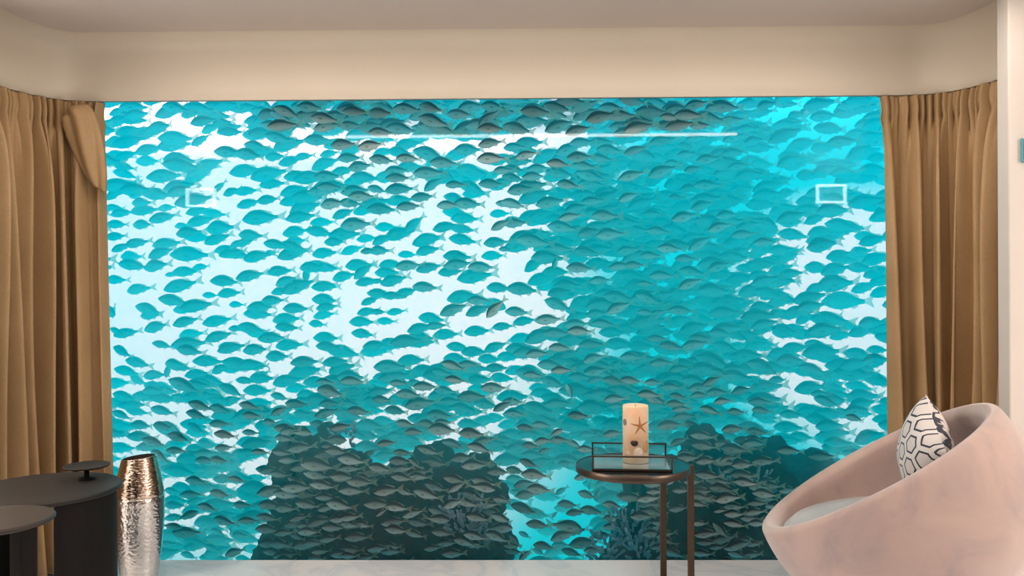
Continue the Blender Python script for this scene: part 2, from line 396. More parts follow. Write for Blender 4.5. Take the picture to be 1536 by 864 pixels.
# wall around the window opening
WX0, WX1, WZ1 = at(130, 400, YW).x, at(1352, 400, YW).x, 2.30
bm = bmesh.new()
add_box(bm, SL, WX0, YW - .005, 3.885, 0, CEIL)
add_box(bm, WX1, SR_, YW - .005, 3.885, 0, CEIL)
add_box(bm, WX0, WX1, YW - .005, 3.885, WZ1, CEIL)
tag(from_bm('wall_front', bm, M_wall), kind='structure')
box('window_1', WX0, WX1, YW, YW + .02, -.12, WZ1, M_glass, kind='structure')


# pelmet over window and curtains, curving toward the room at both ends
def superq(xc, yc, a, b, n=14, side=1, p=2.5):
    out = []
    for k in range(n + 1):
        t = (k / n) * PI / 2
        x = a * math.sin(t) ** (2 / p)
        y = b * math.cos(t) ** (2 / p) if k < n else 0
        out.append((xc + side * x, yc + y))
    return out


def track(off=0.0):
    """plan of the pelmet from its left end to its right end; off moves it toward the window"""
    R = superq(1.72, 3.31, .285 + off, YV - 3.31 + off, side=1)
    L = superq(-1.95, 3.32, .27 + off, YV - 3.32 + off, side=-1)
    R += [(R[-1][0], 3.285)]
    L += [(L[-1][0], 3.26)]
    L = L[::-1]
    n = 20
    mid = [(L[-1][0] + (R[0][0] - L[-1][0]) * k / n, YV + off) for k in range(1, n)]
    return L + mid + R


def normals(P):
    N = []
    for i in range(len(P)):
        a, b = P[max(i - 1, 0)], P[min(i + 1, len(P) - 1)]
        t = Vector((b[0] - a[0], b[1] - a[1])).normalized()
        N.append((t.y, -t.x))          # toward the room
    return N


ZP = at(768, 147.5, YV).z
P = track()
Nn = normals(P)
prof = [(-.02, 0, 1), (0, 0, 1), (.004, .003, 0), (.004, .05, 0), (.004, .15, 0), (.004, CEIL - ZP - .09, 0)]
for k in range(1, 9):
    a = k / 8 * PI / 2
    prof.append((.004 + .09 * (1 - math.cos(a)), CEIL - ZP - .09 + .09 * math.sin(a), 0))
V, Fc, mi = [], [], []
for (x, y), (nx, ny) in zip(P, Nn):
    for d, h, _ in prof:
        V.append((x + nx * d, y + ny * d, ZP + h))
np_ = len(prof)
for i in range(len(P) - 1):
    for j in range(np_ - 1):
        Fc.append((i * np_ + j, (i + 1) * np_ + j, (i + 1) * np_ + j + 1, i * np_ + j + 1))
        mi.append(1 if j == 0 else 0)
# closing back so that the pelmet has a thickness
b0 = len(V)
for (x, y), (nx, ny) in zip(P, Nn):
    V.append((x - nx * .02, y - ny * .02, CEIL))
for i in range(len(P) - 1):
    Fc.append((i * np_, b0 + i, b0 + i + 1, (i + 1) * np_))
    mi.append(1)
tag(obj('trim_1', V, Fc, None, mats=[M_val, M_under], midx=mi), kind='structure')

# ------------------------------------------------------------------ lamps of the room and added fill lights
strip = box('ceiling_light_strip', -1.5, 1.6, 1.47, 1.505, CEIL - .015, CEIL - .001, emit('strip_glow', (1, .86, .74), STRIP))
tag(strip, 'long thin warm light strip recessed in the ceiling', 'light')


def wall_lamp(x, label):
    e = empty('wall_lamp', (x, -.775, 2.2), label, 'wall lamp', 'rectangular wall lamps')
    bm = bmesh.new()
    s, sh, t = .15, .095, .022
    for x0, x1, z0, z1 in ((-s, s, sh - t, sh), (-s, s, -sh, -sh + t), (-s, -s + t, -sh + t, sh - t), (s - t, s, -sh + t, sh - t)):
        add_box(bm, x0, x1, .02, .04, z0, z1)
    from_bm('glowing_frame', bm, emit('lamp_glow', (1, .95, .9), WLAMP), e)
    bm = bmesh.new()
    add_box(bm, -s - .01, s + .01, 0, .019, -sh - .01, sh + .01)
    from_bm('back_plate', bm, M_white, e)


wall_lamp(3.12, 'rectangular glowing wall lamp high on the back wall, right of the room')
wall_lamp(-3.3, 'rectangular glowing wall lamp high on the back wall, left of the room')


def area(x, y, z, sx, sy, power, col, rot=(0, 0, 0)):
    l = bpy.data.lights.new('added_ceiling_fill', 'AREA')  # added fill light without a fixture
    l.shape = 'RECTANGLE'
    l.size, l.size_y, l.energy, l.color = sx, sy, power, col
    o = bpy.data.objects.new('added_ceiling_fill', l)
    C.objects.link(o)
    o.location = (x, y, z)
    o.rotation_euler = rot
    return o


WARM = (1, .89, .78)
for x, y, sx, sy, p in ADDED_FILLS:
    area(x, y, CEIL - .03, sx, sy, p, WARM)

# ------------------------------------------------------------------ curtains
def cloth_mat(name, c0, c1):
    m, nt, b = nmat(name)
    tc = nt.nodes.new('ShaderNodeTexCoord')
    n = nd(nt, 'ShaderNodeTexNoise', i_Scale=3, i_Detail=3)
    nt.links.new(tc.outputs['Object'], n.inputs['Vector'])
    r = ramp(nt, [(.35, c0), (.65, c1)])
    nt.links.new(n.outputs['Fac'], r.inputs[0])
    mp = nd(nt, 'ShaderNodeMapping', i_Scale=(500, 500, 90))
    nt.links.new(tc.outputs['Object'], mp.inputs['Vector'])
    w = nd(nt, 'ShaderNodeTexNoise', i_Scale=1.0, i_Detail=2)
    nt.links.new(mp.outputs[0], w.inputs['Vector'])
    mix = nd(nt, 'ShaderNodeMix', data_type='RGBA', blend_type='MULTIPLY')
    mix.inputs['Factor'].default_value = .35
    nt.links.new(r.outputs[0], mix.inputs['A'])
    nt.links.new(w.outputs['Fac'], mix.inputs['B'])
    nt.links.new(mix.outputs['Result'], b.inputs['Base Color'])
    bp = nd(nt, 'ShaderNodeBump', i_Strength=.25, i_Distance=.001)
    nt.links.new(w.outputs['Fac'], bp.inputs['Height'])
    nt.links.new(bp.outputs[0], b.inputs['Normal'])
    b.inputs['Roughness'].default_value = .62
    b.inputs['Sheen Weight'].default_value = .06
    b.inputs['Sheen Roughness'].default_value = .4
    return m


M_curt = cloth_mat('curtain_cloth', (.56, .355, .17), (.64, .415, .21))


def resample(P, n):
    d = [0]
    for a, b in zip(P, P[1:]):
        d.append(d[-1] + math.dist(a, b))
    out = []
    j = 0
    for k in range(n):
        s = d[-1] * k / (n - 1)
        while j < len(d) - 2 and d[j + 1] < s:
            j += 1
        t = (s - d[j]) / max(d[j + 1] - d[j], 1e-9)
        out.append((P[j][0] + (P[j + 1][0] - P[j][0]) * t, P[j][1] + (P[j + 1][1] - P[j][1]) * t))
    return out, d[-1]


def curtain(name, pts, ztop, folds, seed, label, flare, lead):
    """folds = [(s, width, depth)...] along the track; flare(z) shifts the leading edge, lead = +1 right end, -1 left end"""
    e = empty(name, (pts[len(pts) // 2][0], pts[len(pts) // 2][1], 0), label, 'curtain')
    ox, oy = e.location.x, e.location.y
    n = 420
    Q, Lt = resample(pts, n)
    NN = normals(Q)
    r = random.Random(seed)
    ph = [r.uniform(0, 6.28) for _ in range(8)]
    nz = 60
    zh = ztop - .105                      # bottom of the gathered heading

    zl = [.012 + (zh - .30 - .012) * k / 44 for k in range(44)] + [zh - .30 + .30 * k / 22 for k in range(22)] + [zh + (ztop - zh) * k / 12 for k in range(13)]
    NP = len(folds) * 2.5
    V, Fc = [], []
    for z in zl:
        q = (z - .01) / ztop
        for i, ((x, y), (nx, ny)) in enumerate(zip(Q, NN)):
            s = i / (n - 1)
            w = s + .006 * math.sin(ph[0] + 3 * q + 9 * s) + .012 * (1 - q) * math.sin(ph[1] + 5 * s + 2.2 * q)
            big = 0.0
            for (c, wd, dp) in folds:
                t = (w - c) / wd
                if abs(t) < 1.8:
                    big += 1.25 * dp * math.exp(-abs(t * 1.35) ** 2.4) * (1 + .2 * math.sin(ph[2] + 4 * q + 17 * c))
            big += .015 * math.sin(ph[3] + 47 * w + 1.5 * q) + .006 * math.sin(ph[4] + 90 * w - 2 * q)
            # pinched pleats of the heading, gathers that die out below it
            k = math.exp(-max(zh - z, 0) / .13)
            wob = s + .006 * math.sin(23 * s + ph[6])
            saw = abs(math.sin(PI * NP * wob + ph[5] + (.5 * (z - zh) if z > zh else 0)))
            u = max(0.0, (z - zh) / (ztop - zh))
            pinch = math.exp(-((z - zh) / .022) ** 2)
            puck = (.034 * saw ** .75) * (1 - .25 * u)
            o = big * (1 - .8 * k) + k * puck - .012 * pinch * (1 - saw) + (.008 * math.sin(PI * u) if u > 0 else 0)
            o += .006 * k * math.sin(PI * NP * 2.3 * s + 9 * (zh - z))
            if z < .9:
                o *= 1 + .12 * (.9 - z)
            fl = flare(z) * (s if lead > 0 else (1 - s)) ** 2 * lead
            tx, ty = -ny, nx
            V.append((x + nx * o - ox + fl, y + ny * o - oy, z))
    for j in range(len(zl) - 1):
        for i in range(n - 1):
            a = j * n + i
            Fc.append((a, a + 1, a + n + 1, a + n))
    b = obj('drape', V, Fc, M_curt, e)
    m = b.modifiers.new('cloth', 'SOLIDIFY')
    m.thickness = .004
    m.offset = 0
    # rail the cloth hangs from, under the pelmet
    V, Fc = [], []
    for (x, y), (nx, ny) in zip(Q[::6], NN[::6]):
        for (d, h) in ((-.006, .001), (.014, .001), (.014, .012), (-.006, .012)):
            V.append((x + nx * d - ox, y + ny * d - oy, ztop + h))
    m_ = len(V) // 4
    for i in range(m_ - 1):
        for k in range(4):
            Fc.append((i * 4 + k, i * 4 + (k + 1) % 4, i * 4 + 4 + (k + 1) % 4, i * 4 + 4 + k))
    Fc += [(0, 3, 2, 1), (m_ * 4 - 4, m_ * 4 - 3, m_ * 4 - 2, m_ * 4 - 1)]
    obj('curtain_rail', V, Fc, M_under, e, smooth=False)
    return e


TR = track(.022)
zt = ZP - .004
ptsR = [p for p in TR if p[0] > at(1318, 300, 3.8).x]
ptsR = [(at(1318, 300, YV + .022).x, YV + .022)] + ptsR
ptsL = [p for p in TR if p[0] < at(158, 300, 3.8).x] + [(at(158, 300, YV + .022).x, YV + .022)]
fr = random.Random(3)
foldR = [(.03, .05, .05), (.20, .05, .085), (.34, .05, .09), (.48, .045, .095), (.61, .055, .085), (.75, .05, .095), (.88, .05, .09), (.98, .03, .06)]
foldL = [(.04, .05, .07), (.18, .06, .09), (.34, .055, .085), (.48, .045, .09), (.60, .05, .085), (.72, .045, .09), (.86, .07, .08), (.985, .02, .03)]
cr = curtain('curtain', ptsR, zt, foldR, 5, 'golden brown pleated curtain at the right end of the window, behind the pink armchair',
             lambda z: -.045 * (1 - z / 2.1), -1)
cl = curtain('curtain', ptsL, zt, foldL, 9, 'brown pleated curtain at the left end of the window, behind the dark round tables',
             lambda z: .045 * max(0, 1 - z / 2.1) ** 1.2, 1)
# corner of the left curtain's leading edge, folded over on itself below the heading
a0 = at(104, 176, 3.70)
A = [at(96, 172, 3.70), at(118, 160, 3.68), at(146, 172, 3.68), at(152, 206, 3.68)]
pts = []
V, Fc = [], []
nu, nv = 24, 16
# a cloth tongue: wide at its folded top, running down and narrowing into the drape's edge
for j in range(nv + 1):
    v = j / nv
    L_ = at(96 + 30 * v ** 1.4, 181 + 84 * v, 3.72).lerp(at(140, 275, 3.735), v ** 3)
    R_ = at(126 + 30 * v ** .5, 156 + 118 * v ** 1.2, 3.72).lerp(at(157, 290, 3.735), v ** 3)
    for i in range(nu + 1):
        u = i / nu
        p = L_.lerp(R_, u)
        bul = math.sin(PI * u) ** .6 * .06 * (1 - .7 * v) * (.72 + .28 * math.cos(PI * (3.2 * u + 1.1 * v))) + .010 * math.sin(u * 9 + v * 5) * (1 - v) * math.sin(PI * u)
        p = p + Vector((.02 * math.sin(3 * v) * u, -bul, 0))
        V.append(p - cl.location)
for j in range(nv):
    for i in range(nu):
        k = j * (nu + 1) + i
        Fc.append((k, k + 1, k + nu + 2, k + nu + 1))
fo = obj('folded_corner', V, Fc, M_curt, cl)
m = fo.modifiers.new('cloth', 'SOLIDIFY')
m.thickness = .006
fo['label'] = 'corner of the curtain folded over below the heading'

# ------------------------------------------------------------------ side table, tray, candle
def disc_profile(r, t, bev=.004):
    return [(0, -t), (r - bev, -t), (r, -t + bev), (r, -bev), (r - bev, 0), (0, 0)]


def rim_profile(r, t, w=.008, up=.006):
    return [(r - w, -t), (r, -t), (r + .001, -t + .003), (r + .001, up - .002), (r - .002, up), (r - w + .002, up), (r - w, up - .002), (r - w, -t)]


TY, TZ = 3.25, .572
tc_ = at(949, 700, TY)
st = empty('side_table', (tc_.x, TY, 0), 'slim side table with dark glossy round top and two thin bronze legs, holding a candle', 'side table')
R_ = .220
m_top, nt, b = nmat('dark_glass_top')
b.inputs['Base Color'].default_value = (.02, .022, .025, 1)
b.inputs['Roughness'].default_value = .06
b.inputs['IOR'].default_value = 1.6
V, Fc = lathe([(0, -.016), (R_ - .006, -.016), (R_ - .006, 0), (0, 0)])
o = obj('table_top', [(x, y, z + TZ) for x, y, z in V], Fc, m_top, st, smooth=False)
V, Fc = lathe(rim_profile(R_, .026, .006, .002), 96)
o = obj('rim', [(x, y, z + TZ) for x, y, z in V], Fc, M_rail, st)
for k, ang in enumerate((-4, 46)):
    a = math.radians(ang)
    rr = R_ + .002 if k == 0 else R_ - .016
    bm = bmesh.new()
    add_box(bm, -.012, .012, -.012, .012, .012, TZ - (0 if k == 0 else .027), .002)
    o = from_bm('leg', bm, M_bronze, st)
    o.location = (rr * math.cos(a), rr * math.sin(a), 0)
    o.rotation_euler = (0, 0, a if k == 0 else 0)
V, Fc = lathe([(R_ - .02, 0), (R_ + .012, 0), (R_ + .014, .006), (R_ + .012, .012), (R_ - .02, .012), (R_ - .02, 0)], 96)
obj('base_ring', V, Fc, M_bronze, st)

# tray: two bronze frames with glass, joined by the glass floor
fx = at(953, 700, 3.11).x
tr = empty('tray', (fx, 3.25, TZ + .003), 'open rectangular bronze tray with glass sides on the round side table, under the candle', 'tray', None, math.radians(-4.5))
hw, hd, hh, bt = .150, .135, .056, .0045
for yy, nm in ((-hd, 'front'), (hd, 'rear')):
    bm = bmesh.new()
    for x0, x1, z0, z1 in ((-hw, hw, 0, bt * 1.6), (-hw, hw, hh - bt * 1.3, hh), (-hw, -hw + bt * 1.4, 0, hh), (hw - bt * 1.4, hw, 0, hh)):
        add_box(bm, x0, x1, yy - bt, yy + bt, z0, z1, .0008)
    fr_ = from_bm('frame', bm, M_rail, tr)
    bm = bmesh.new()
    add_box(bm, -hw + bt, hw - bt, yy - .0015, yy + .0015, bt, hh - bt)
    from_bm('glass_pane', bm, M_pane, fr_)
for s in (-1, 1):
    bm = bmesh.new()
    add_box(bm, s * (hw - bt) - bt, s * (hw - bt) + bt, -hd + bt, hd - bt, 0, bt * 1.4, .0008)
    from_bm('bottom_rail', bm, M_rail, tr)
bm = bmesh.new()
add_box(bm, -hw + bt, hw - bt, -hd + bt, hd - bt, .002, .006)
from_bm('mirror_floor', bm, simple('tray_mirror', (.55, .62, .66), .12, .6), tr)

# candle
def wax():
    m, nt, b = nmat('candle_wax')
    tc = nt.nodes.new('ShaderNodeTexCoord')
    n = nd(nt, 'ShaderNodeTexNoise', i_Scale=14, i_Detail=3)
    nt.links.new(tc.outputs['Object'], n.inputs['Vector'])
    r = ramp(nt, [(.35, (.90, .58, .36)), (.65, (.95, .74, .57))])
    nt.links.new(n.outputs['Fac'], r.inputs[0])
    nt.links.new(r.outputs[0], b.inputs['Base Color'])
    b.inputs['Roughness'].default_value = .4
    b.inputs['Subsurface Weight'].default_value = .6
    b.inputs['Subsurface Radius'].default_value = (.06, .03, .015)
    b.inputs['Subsurface Scale'].default_value = .6
    return m


CX, CY, CZ, CR, CH = at(953.5, 690, 3.25).x, 3.25, TZ + .0095, .050, .222
ca = empty('candle', (CX, CY, CZ), 'thick cream and amber pillar candle with embedded starfish and shells, standing on the tray', 'candle')
V, Fc = lathe([(0, 0), (CR - .003, 0), (CR, .003), (CR, CH - .006), (CR - .002, CH - .001), (CR - .005, CH), (CR - .009, CH - .003), (CR - .012, CH - .010), (0, CH - .014)], 64)
obj('wax_body', V, Fc, wax(), ca)
V, Fc = lathe([(0, CH - .015), (.0012, CH - .015), (.0012, CH + .0), (0, CH + .001)], 8)
obj('wick', V, Fc, M_black, ca)


def on_candle(x, z, out):
    return Vector((x, -math.sqrt(max((CR + out) ** 2 - x * x, 0)), z))


# starfish relief, five tapering arms wrapped on the wax
cz0, cx0 = .222 - .075, .011
V, Fc = [], []
nr = 10
for k in range(5):
    th = PI / 2 + k * 2 * PI / 5 + .08
    base = len(V)
    for j in range(nr + 1):
        t = j / nr
        ln = .038 * t
        hwid = .0046 * (1 - t) ** .7 + .0007
        for q in range(5):
            s = (q - 2) / 2
            x = cx0 + ln * math.cos(th) - s * hwid * math.sin(th)
            z = cz0 + ln * math.sin(th) + s * hwid * math.cos(th)
            V.append(on_candle(x, z, .0022 * (1 - s * s) * (1 - .5 * t) - .0004))
    for j in range(nr):
        for q in range(4):
            a = base + j * 5 + q
            Fc.append((a, a + 1, a + 6, a + 5))
o = obj('starfish', V, Fc, noisy('starfish_skin', (.38, .13, .03), (.50, .20, .06), 60, .7), ca)
# dark stone and pale shells set in the wax
def pebble(name, x, z, rx, rz, mat, pts=None):
    V, Fc = [], []
    n, m_ = 20, 6
    for j in range(m_ + 1):
        f = j / m_
        for k in range(n):
            a = 2 * PI * k / n
            w = 1.0
            if pts:
                w = pts(a)
            px_, pz_ = x + rx * w * f * math.cos(a), z + rz * w * f * math.sin(a)
            V.append(on_candle(px_, pz_, .003 * (1 - f * f) - .0004))
    for j in range(m_):
        for k in range(n):
            Fc.append((j * n + k, j * n + (k + 1) % n, (j + 1) * n + (k + 1) % n, (j + 1) * n + k))
    return obj(name, V, Fc, mat, ca)


heart = lambda a: 1 - .28 * max(0, math.cos(a - PI / 2)) ** 8 + .2 * max(0, math.cos(a + PI / 2)) ** 4
pebble('stone', -.011, .222 - .140, .0155, .012, simple('dark_stone', (.03, .022, .018), .5), heart)
pebble('shell', .003, .045, .019, .022, noisy('pale_shell', (.75, .60, .45), (.9, .8, .7), 90, .4))
pebble('shell', .034, .066, .012, .026, noisy('amber_shell', (.55, .28, .10), (.7, .42, .2), 80, .4))
pebble('shell', -.036, .036, .010, .016, noisy('tan_shell', (.6, .4, .25), (.75, .55, .4), 80, .4))
pebble('shell', -.044, .158, .006, .014, simple('grey_shell', (.25, .2, .17), .5))

# ------------------------------------------------------------------ dark tables at the left
BY = 2.97
BX, BZ, BR = at(65, 731, BY).x, at(65, 731, BY).z, .258
bt_ = empty('coffee_table', (BX, BY, 0), 'large dark round table with thin top, beside the silver vase', 'coffee table')
V, Fc = lathe(disc_profile(BR, .018, .005), 96)
obj('table_top', [(x, y, z + BZ) for x, y, z in V], Fc, M_dark, bt_, smooth=False)


def panel(a0, a1, r, th, z0, z1):
    V, Fc = [], []
    n = 24
    for k in range(n + 1):
        a = math.radians(a0 + (a1 - a0) * k / n)
        for rr in (r - th, r):
            for z in (z0, z1):
                V.append((rr * math.cos(a), rr * math.sin(a), z))
    for k in range(n):
        a, b = k * 4, k * 4 + 4
        Fc += [(a + 2, b + 2, b + 3, a + 3), (a, a + 1, b + 1, b), (a + 1, a + 3, b + 3, b + 1), (a, b, b + 2, a + 2)]
    Fc += [(0, 2, 3, 1), (n * 4, n * 4 + 1, n * 4 + 3, n * 4 + 2)]
    return V, Fc


V, Fc = panel(-52, 50, BR - .018, .02, 0, BZ - .0185)
o = obj('panel_leg', V, Fc, M_drum, bt_, smooth=False)
V, Fc = panel(140, 225, BR - .018, .02, 0, BZ - .0185)
obj('panel_leg', V, Fc, M_drum, bt_, smooth=False)

SY = 2.50
SX, SZ, SR = at(-4, 777, SY).x, at(-4, 777, SY).z, .156
sm = empty('nesting_table', (SX, SY, 0), 'small dark round table with thin leg at the bottom left corner, before the larger one', 'side table')
V, Fc = lathe(disc_profile(SR, .016, .005), 80)
obj('table_top', [(x, y, z + SZ) for x, y, z in V], Fc, noisy('dark_warm_top', (.045, .036, .030), (.055, .044, .037), 6, .5, **{'Specular_IOR_Level': .22}), sm, smooth=False)
for ang in (-20, 100, 220):
    a = math.radians(ang)
    bm = bmesh.new()
    add_box(bm, -.018, .018, -.008, .008, 0, SZ - .0165, .002)
    o = from_bm('leg', bm, M_drum, sm)
    o.location = ((SR - .02) * math.cos(a), (SR - .02) * math.sin(a), 0)
V, Fc = lathe([(SR - .03, 0), (SR - .004, 0), (SR - .004, .010), (SR - .03, .010), (SR - .03, 0)], 64)
obj('base_ring', V, Fc, M_drum, sm)

# small footed dish on the big table
DY = 3.10
dp = at(130, 699, DY)
ds = empty('footed_dish', (dp.x, DY, BZ + .0005), 'small flat dark footed dish at the back of the large round table', 'dish')
hD = dp.z - BZ
V, Fc = lathe([(0, hD - .004), (.02, hD - .006), (.076, hD - .004), (.081, hD + .001), (.080, hD + .004), (.072, hD + .001), (0, hD - .001)], 64)
obj('plate', V, Fc, M_dark, ds)
V, Fc = lathe([(0, 0), (.03, 0), (.03, .004), (.010, .008), (.008, hD - .0062), (0, hD - .0062)], 32)
obj('foot', V, Fc, M_drum, ds)

# ------------------------------------------------------------------ hammered vase
VY = 3.61
vb = at(209, 800, VY)
vz = lambda py: at(209, py, VY).z
vs_ = VY / F
va = empty('vase', (vb.x, VY, 0), 'tall hammered silver metal vase with slanted open mouth, by the left curtain', 'vase')


def hammered(name, col, rough, sx, sz, strength):
    m, nt, b = nmat(name)
    tc = nt.nodes.new('ShaderNodeTexCoord')
    mp = nd(nt, 'ShaderNodeMapping', i_Scale=(sx, sx, sz))
    nt.links.new(tc.outputs['Object'], mp.inputs['Vector'])
    v = nd(nt, 'ShaderNodeTexVoronoi', i_Scale=1.0, feature='SMOOTH_F1')
    nt.links.new(mp.outputs[0], v.inputs['Vector'])
    bp = nd(nt, 'ShaderNodeBump', i_Strength=strength, i_Distance=.004)
    nt.links.new(v.outputs['Distance'], bp.inputs['Height'])
    nt.links.new(bp.outputs[0], b.inputs['Normal'])
    b.inputs['Base Color'].default_value = (*col, 1)
    b.inputs['Metallic'].default_value = 1
    b.inputs['Roughness'].default_value = rough
    return m


n = 96
zs = vz(742)
rS, rT = 36 * vs_, 24.5 * vs_
zt_ = vz(686)


def vase_shell(prof, slant0):
    V, Fc = [], []
    for j, (r, z) in enumerate(prof):
        for k in range(n):
            a = 2 * PI * k / n
            sl = max(0, (z - zs) / (zt_ - zs)) * slant0
            V.append((r * math.cos(a), r * math.sin(a), z + sl * r * math.cos(a)))
    for j in range(len(prof) - 1):
        for k in range(n):
            Fc.append((j * n + k, j * n + (k + 1) % n, (j + 1) * n + (k + 1) % n, (j + 1) * n + k))
    return V, Fc


zb = 0.0
lower = [(24 * vs_, .0), (26 * vs_, .004)] + [((26 + 10 * math.sin(min(1, t * 1.05) * PI / 2)) * vs_, .004 + (zs - .008) * t) for t in [k / 24 for k in range(1, 25)]]
lower += [(35.2 * vs_, zs - .001), (34.4 * vs_, zs)]
V, Fc = vase_shell(lower, 0)
V.append((0, 0, 0))
c_ = len(V) - 1
Fc += [(c_, (k + 1) % n, k) for k in range(n)]
obj('body', V, Fc, hammered('hammered_silver', (.84, .78, .74), .20, 75, 95, .55), va)
upper = [(34.6 * vs_, zs), (35.6 * vs_, zs + .003), (35.4 * vs_, zs + .010)]
for k in range(1, 17):
    t = k / 16
    upper.append(((35.4 - 11 * t ** 1.25) * vs_, zs + .010 + (zt_ - zs - .010) * t))
upper += [(24.8 * vs_, zt_ + .002), (23.8 * vs_, zt_ + .0025), (22.8 * vs_, zt_ + .001)]
inner = [(22.8 * vs_, zt_ + .001)] + [((22.6 + 8 * k / 7) * vs_, zt_ - (zt_ - zs - .02) * k / 7) for k in range(1, 8)] + [(2 * vs_, zs + .016)]
V, Fc = vase_shell(inner, .09)
obj('inner_lining', V, Fc, simple('vase_inside', (.05, .03, .025), .6), va)
V, Fc = vase_shell(upper, .09)
obj('shoulder', V, Fc, hammered('hammered_copper_silver', (.92, .74, .60), .13, 55, 170, .5), va)

# ------------------------------------------------------------------ armchair
AY = 2.99
sc = AY / F
ac = Vector((1.256, AY, 0))
ach = empty('armchair', (ac.x, AY, 0), 'round pink velvet tub armchair with sloping rim, at the right in front of the curtain', 'armchair', None, math.radians(CHAIR_RZ))


def velvet():
    m, nt, b = nmat('pink_velvet')
    tc = nt.nodes.new('ShaderNodeTexCoord')
    n1 = nd(nt, 'ShaderNodeTexNoise', i_Scale=4.5, i_Detail=5, i_Roughness=.6, i_Distortion=.7)
    nt.links.new(tc.outputs['Object'], n1.inputs['Vector'])
    r = ramp(nt, [(.30, (.42, .325, .32)), (.48, (.55, .40, .36)), (.7, (.61, .45, .40))])
    nt.links.new(n1.outputs['Fac'], r.inputs[0])
    nt.links.new(r.outputs[0], b.inputs['Base Color'])
    n2 = nd(nt, 'ShaderNodeTexNoise', i_Scale=260, i_Detail=2)
    nt.links.new(tc.outputs['Object'], n2.inputs['Vector'])
    bp = nd(nt, 'ShaderNodeBump', i_Strength=.12, i_Distance=.002)
    nt.links.new(n2.outputs['Fac'], bp.inputs['Height'])
    nt.links.new(bp.outputs[0], b.inputs['Normal'])
    b.inputs['Roughness'].default_value = .75
    b.inputs['Sheen Weight'].default_value = 1.0
    b.inputs['Sheen Roughness'].default_value = .45
    b.inputs['Sheen Tint'].default_value = (.95, .85, .85, 1)
    return m


M_vel = velvet()
TH = math.radians(32)
nax = Vector((-math.sin(TH), 0, math.cos(TH)))
ux = Vector((math.cos(TH), 0, math.sin(TH)))
uy = Vector((0, 1, 0))
RO, THK = .463, .060
PH0 = math.radians(-9)                     # the bowl closes a little above its widest girth
CEN = Vector((0, 0, (.600))) - nax * (RO * math.sin(-PH0))
nseg = 96


def ring(R, phi):
    """a ring of the bowl, phi below its widest girth"""
    out = []
    for k in range(nseg):
        a = 2 * PI * k / nseg
        d = ux * math.cos(a) + uy * math.sin(a)
        q, c_, s_ = 1.0, math.cos(phi), math.sin(phi)
        out.append(CEN + d * (R * max(c_, 0) ** q) - nax * (R * math.copysign(abs(s_) ** (q if s_ > 0 else 1), s_)))
    return out


rings = []
zfl = .15
for k in range(0, 27):
    phi = math.radians(86) + (PH0 - math.radians(86)) * k / 26
    rings.append([Vector((p.x, p.y, max(p.z, zfl))) for p in ring(RO, phi)])
rm = RO - THK / 2
for k in range(1, 8):
    a = k / 8 * PI
    rr = rm + THK / 2 * math.cos(a)
    h = THK * .5 * math.sin(a)
    rings.append([p + (nax * math.cos(PH0) + (p - CEN).normalized() * 0) * h for p in ring(rr, PH0)])
RI = RO - THK
for k in range(0, 19):
    phi = PH0 + (math.radians(80) - PH0) * k / 18
    rings.append([Vector((p.x, p.y, max(p.z, .33))) for p in ring(RI, phi)])
V = [v for r_ in rings for v in r_]
Fc = []
for j in range(len(rings) - 1):
    for k in range(nseg):
        Fc.append((j * nseg + k, j * nseg + (k + 1) % nseg, (j + 1) * nseg + (k + 1) % nseg, (j + 1) * nseg + k))
Fc.append(tuple(range(nseg))[::-1])
Fc.append(tuple(range((len(rings) - 1) * nseg, len(rings) * nseg)))
obj('shell', V, Fc, M_vel, ach)
# seat cushion
V, Fc = lathe([(0, -.06), (.30, -.06), (.335, -.045), (.352, -.01), (.345, .025), (.31, .050), (.22, .062), (.10, .067), (0, .068)], 72)
o = obj('seat_cushion', V, Fc, noisy('window_tinted_seat_velvet', (.46, .455, .47), (.53, .52, .53), 5, .75, **{'Sheen_Weight': .9, 'Sheen_Roughness': .4}), ach)  # bluish window light put into the greyed seat colour
o.location = (.005, 0, .396)
o.scale = (.93, .93, 1)
o.rotation_euler = (0, math.radians(-8), 0)
V, Fc = lathe([(0, 0), (.215, 0), (.22, .005), (.22, .02), (.20, .03), (.19, .152), (0, .152)], 64)
obj('plinth_base', V, Fc, M_drum, ach)


# patterned cushion on the armchair
def hexpat():
    m, nt, b = nmat('hexagon_print')
    tc = nt.nodes.new('ShaderNodeTexCoord')
    sp = nt.nodes.new('ShaderNodeSeparateXYZ')
    nt.links.new(tc.outputs['Object'], sp.inputs[0])
    S = 1 / .080
    x = math_(nt, 'MULTIPLY', sp.outputs['X'], S)
    y = math_(nt, 'MULTIPLY', sp.outputs['Y'], S)

    def cell(ox, oy):
        fx = math_(nt, 'SUBTRACT', math_(nt, 'FLOORED_MODULO', math_(nt, 'ADD', x, ox), 1.0), .5)
        fy = math_(nt, 'SUBTRACT', math_(nt, 'FLOORED_MODULO', math_(nt, 'ADD', y, oy), 1.7320508), .8660254)
        ax, ay = math_(nt, 'ABSOLUTE', fx), math_(nt, 'ABSOLUTE', fy)
        dd = math_(nt, 'ADD', math_(nt, 'MULTIPLY', ax, .5), math_(nt, 'MULTIPLY', ay, .8660254))
        return math_(nt, 'MAXIMUM', ax, dd)
    h = math_(nt, 'MINIMUM', cell(.5, .8660254), cell(0, 0))
    r = ramp(nt, [(0, (.74, .68, .66)), (.300, (.74, .68, .66)), (.318, (.012, .016, .05)), (.385, (.012, .016, .05)), (.402, (.80, .75, .73))], 'LINEAR')
    nt.links.new(h, r.inputs[0])
    nt.links.new(r.outputs[0], b.inputs['Base Color'])
    b.inputs['Roughness'].default_value = .7
    b.inputs['Sheen Weight'].default_value = .3
    return m


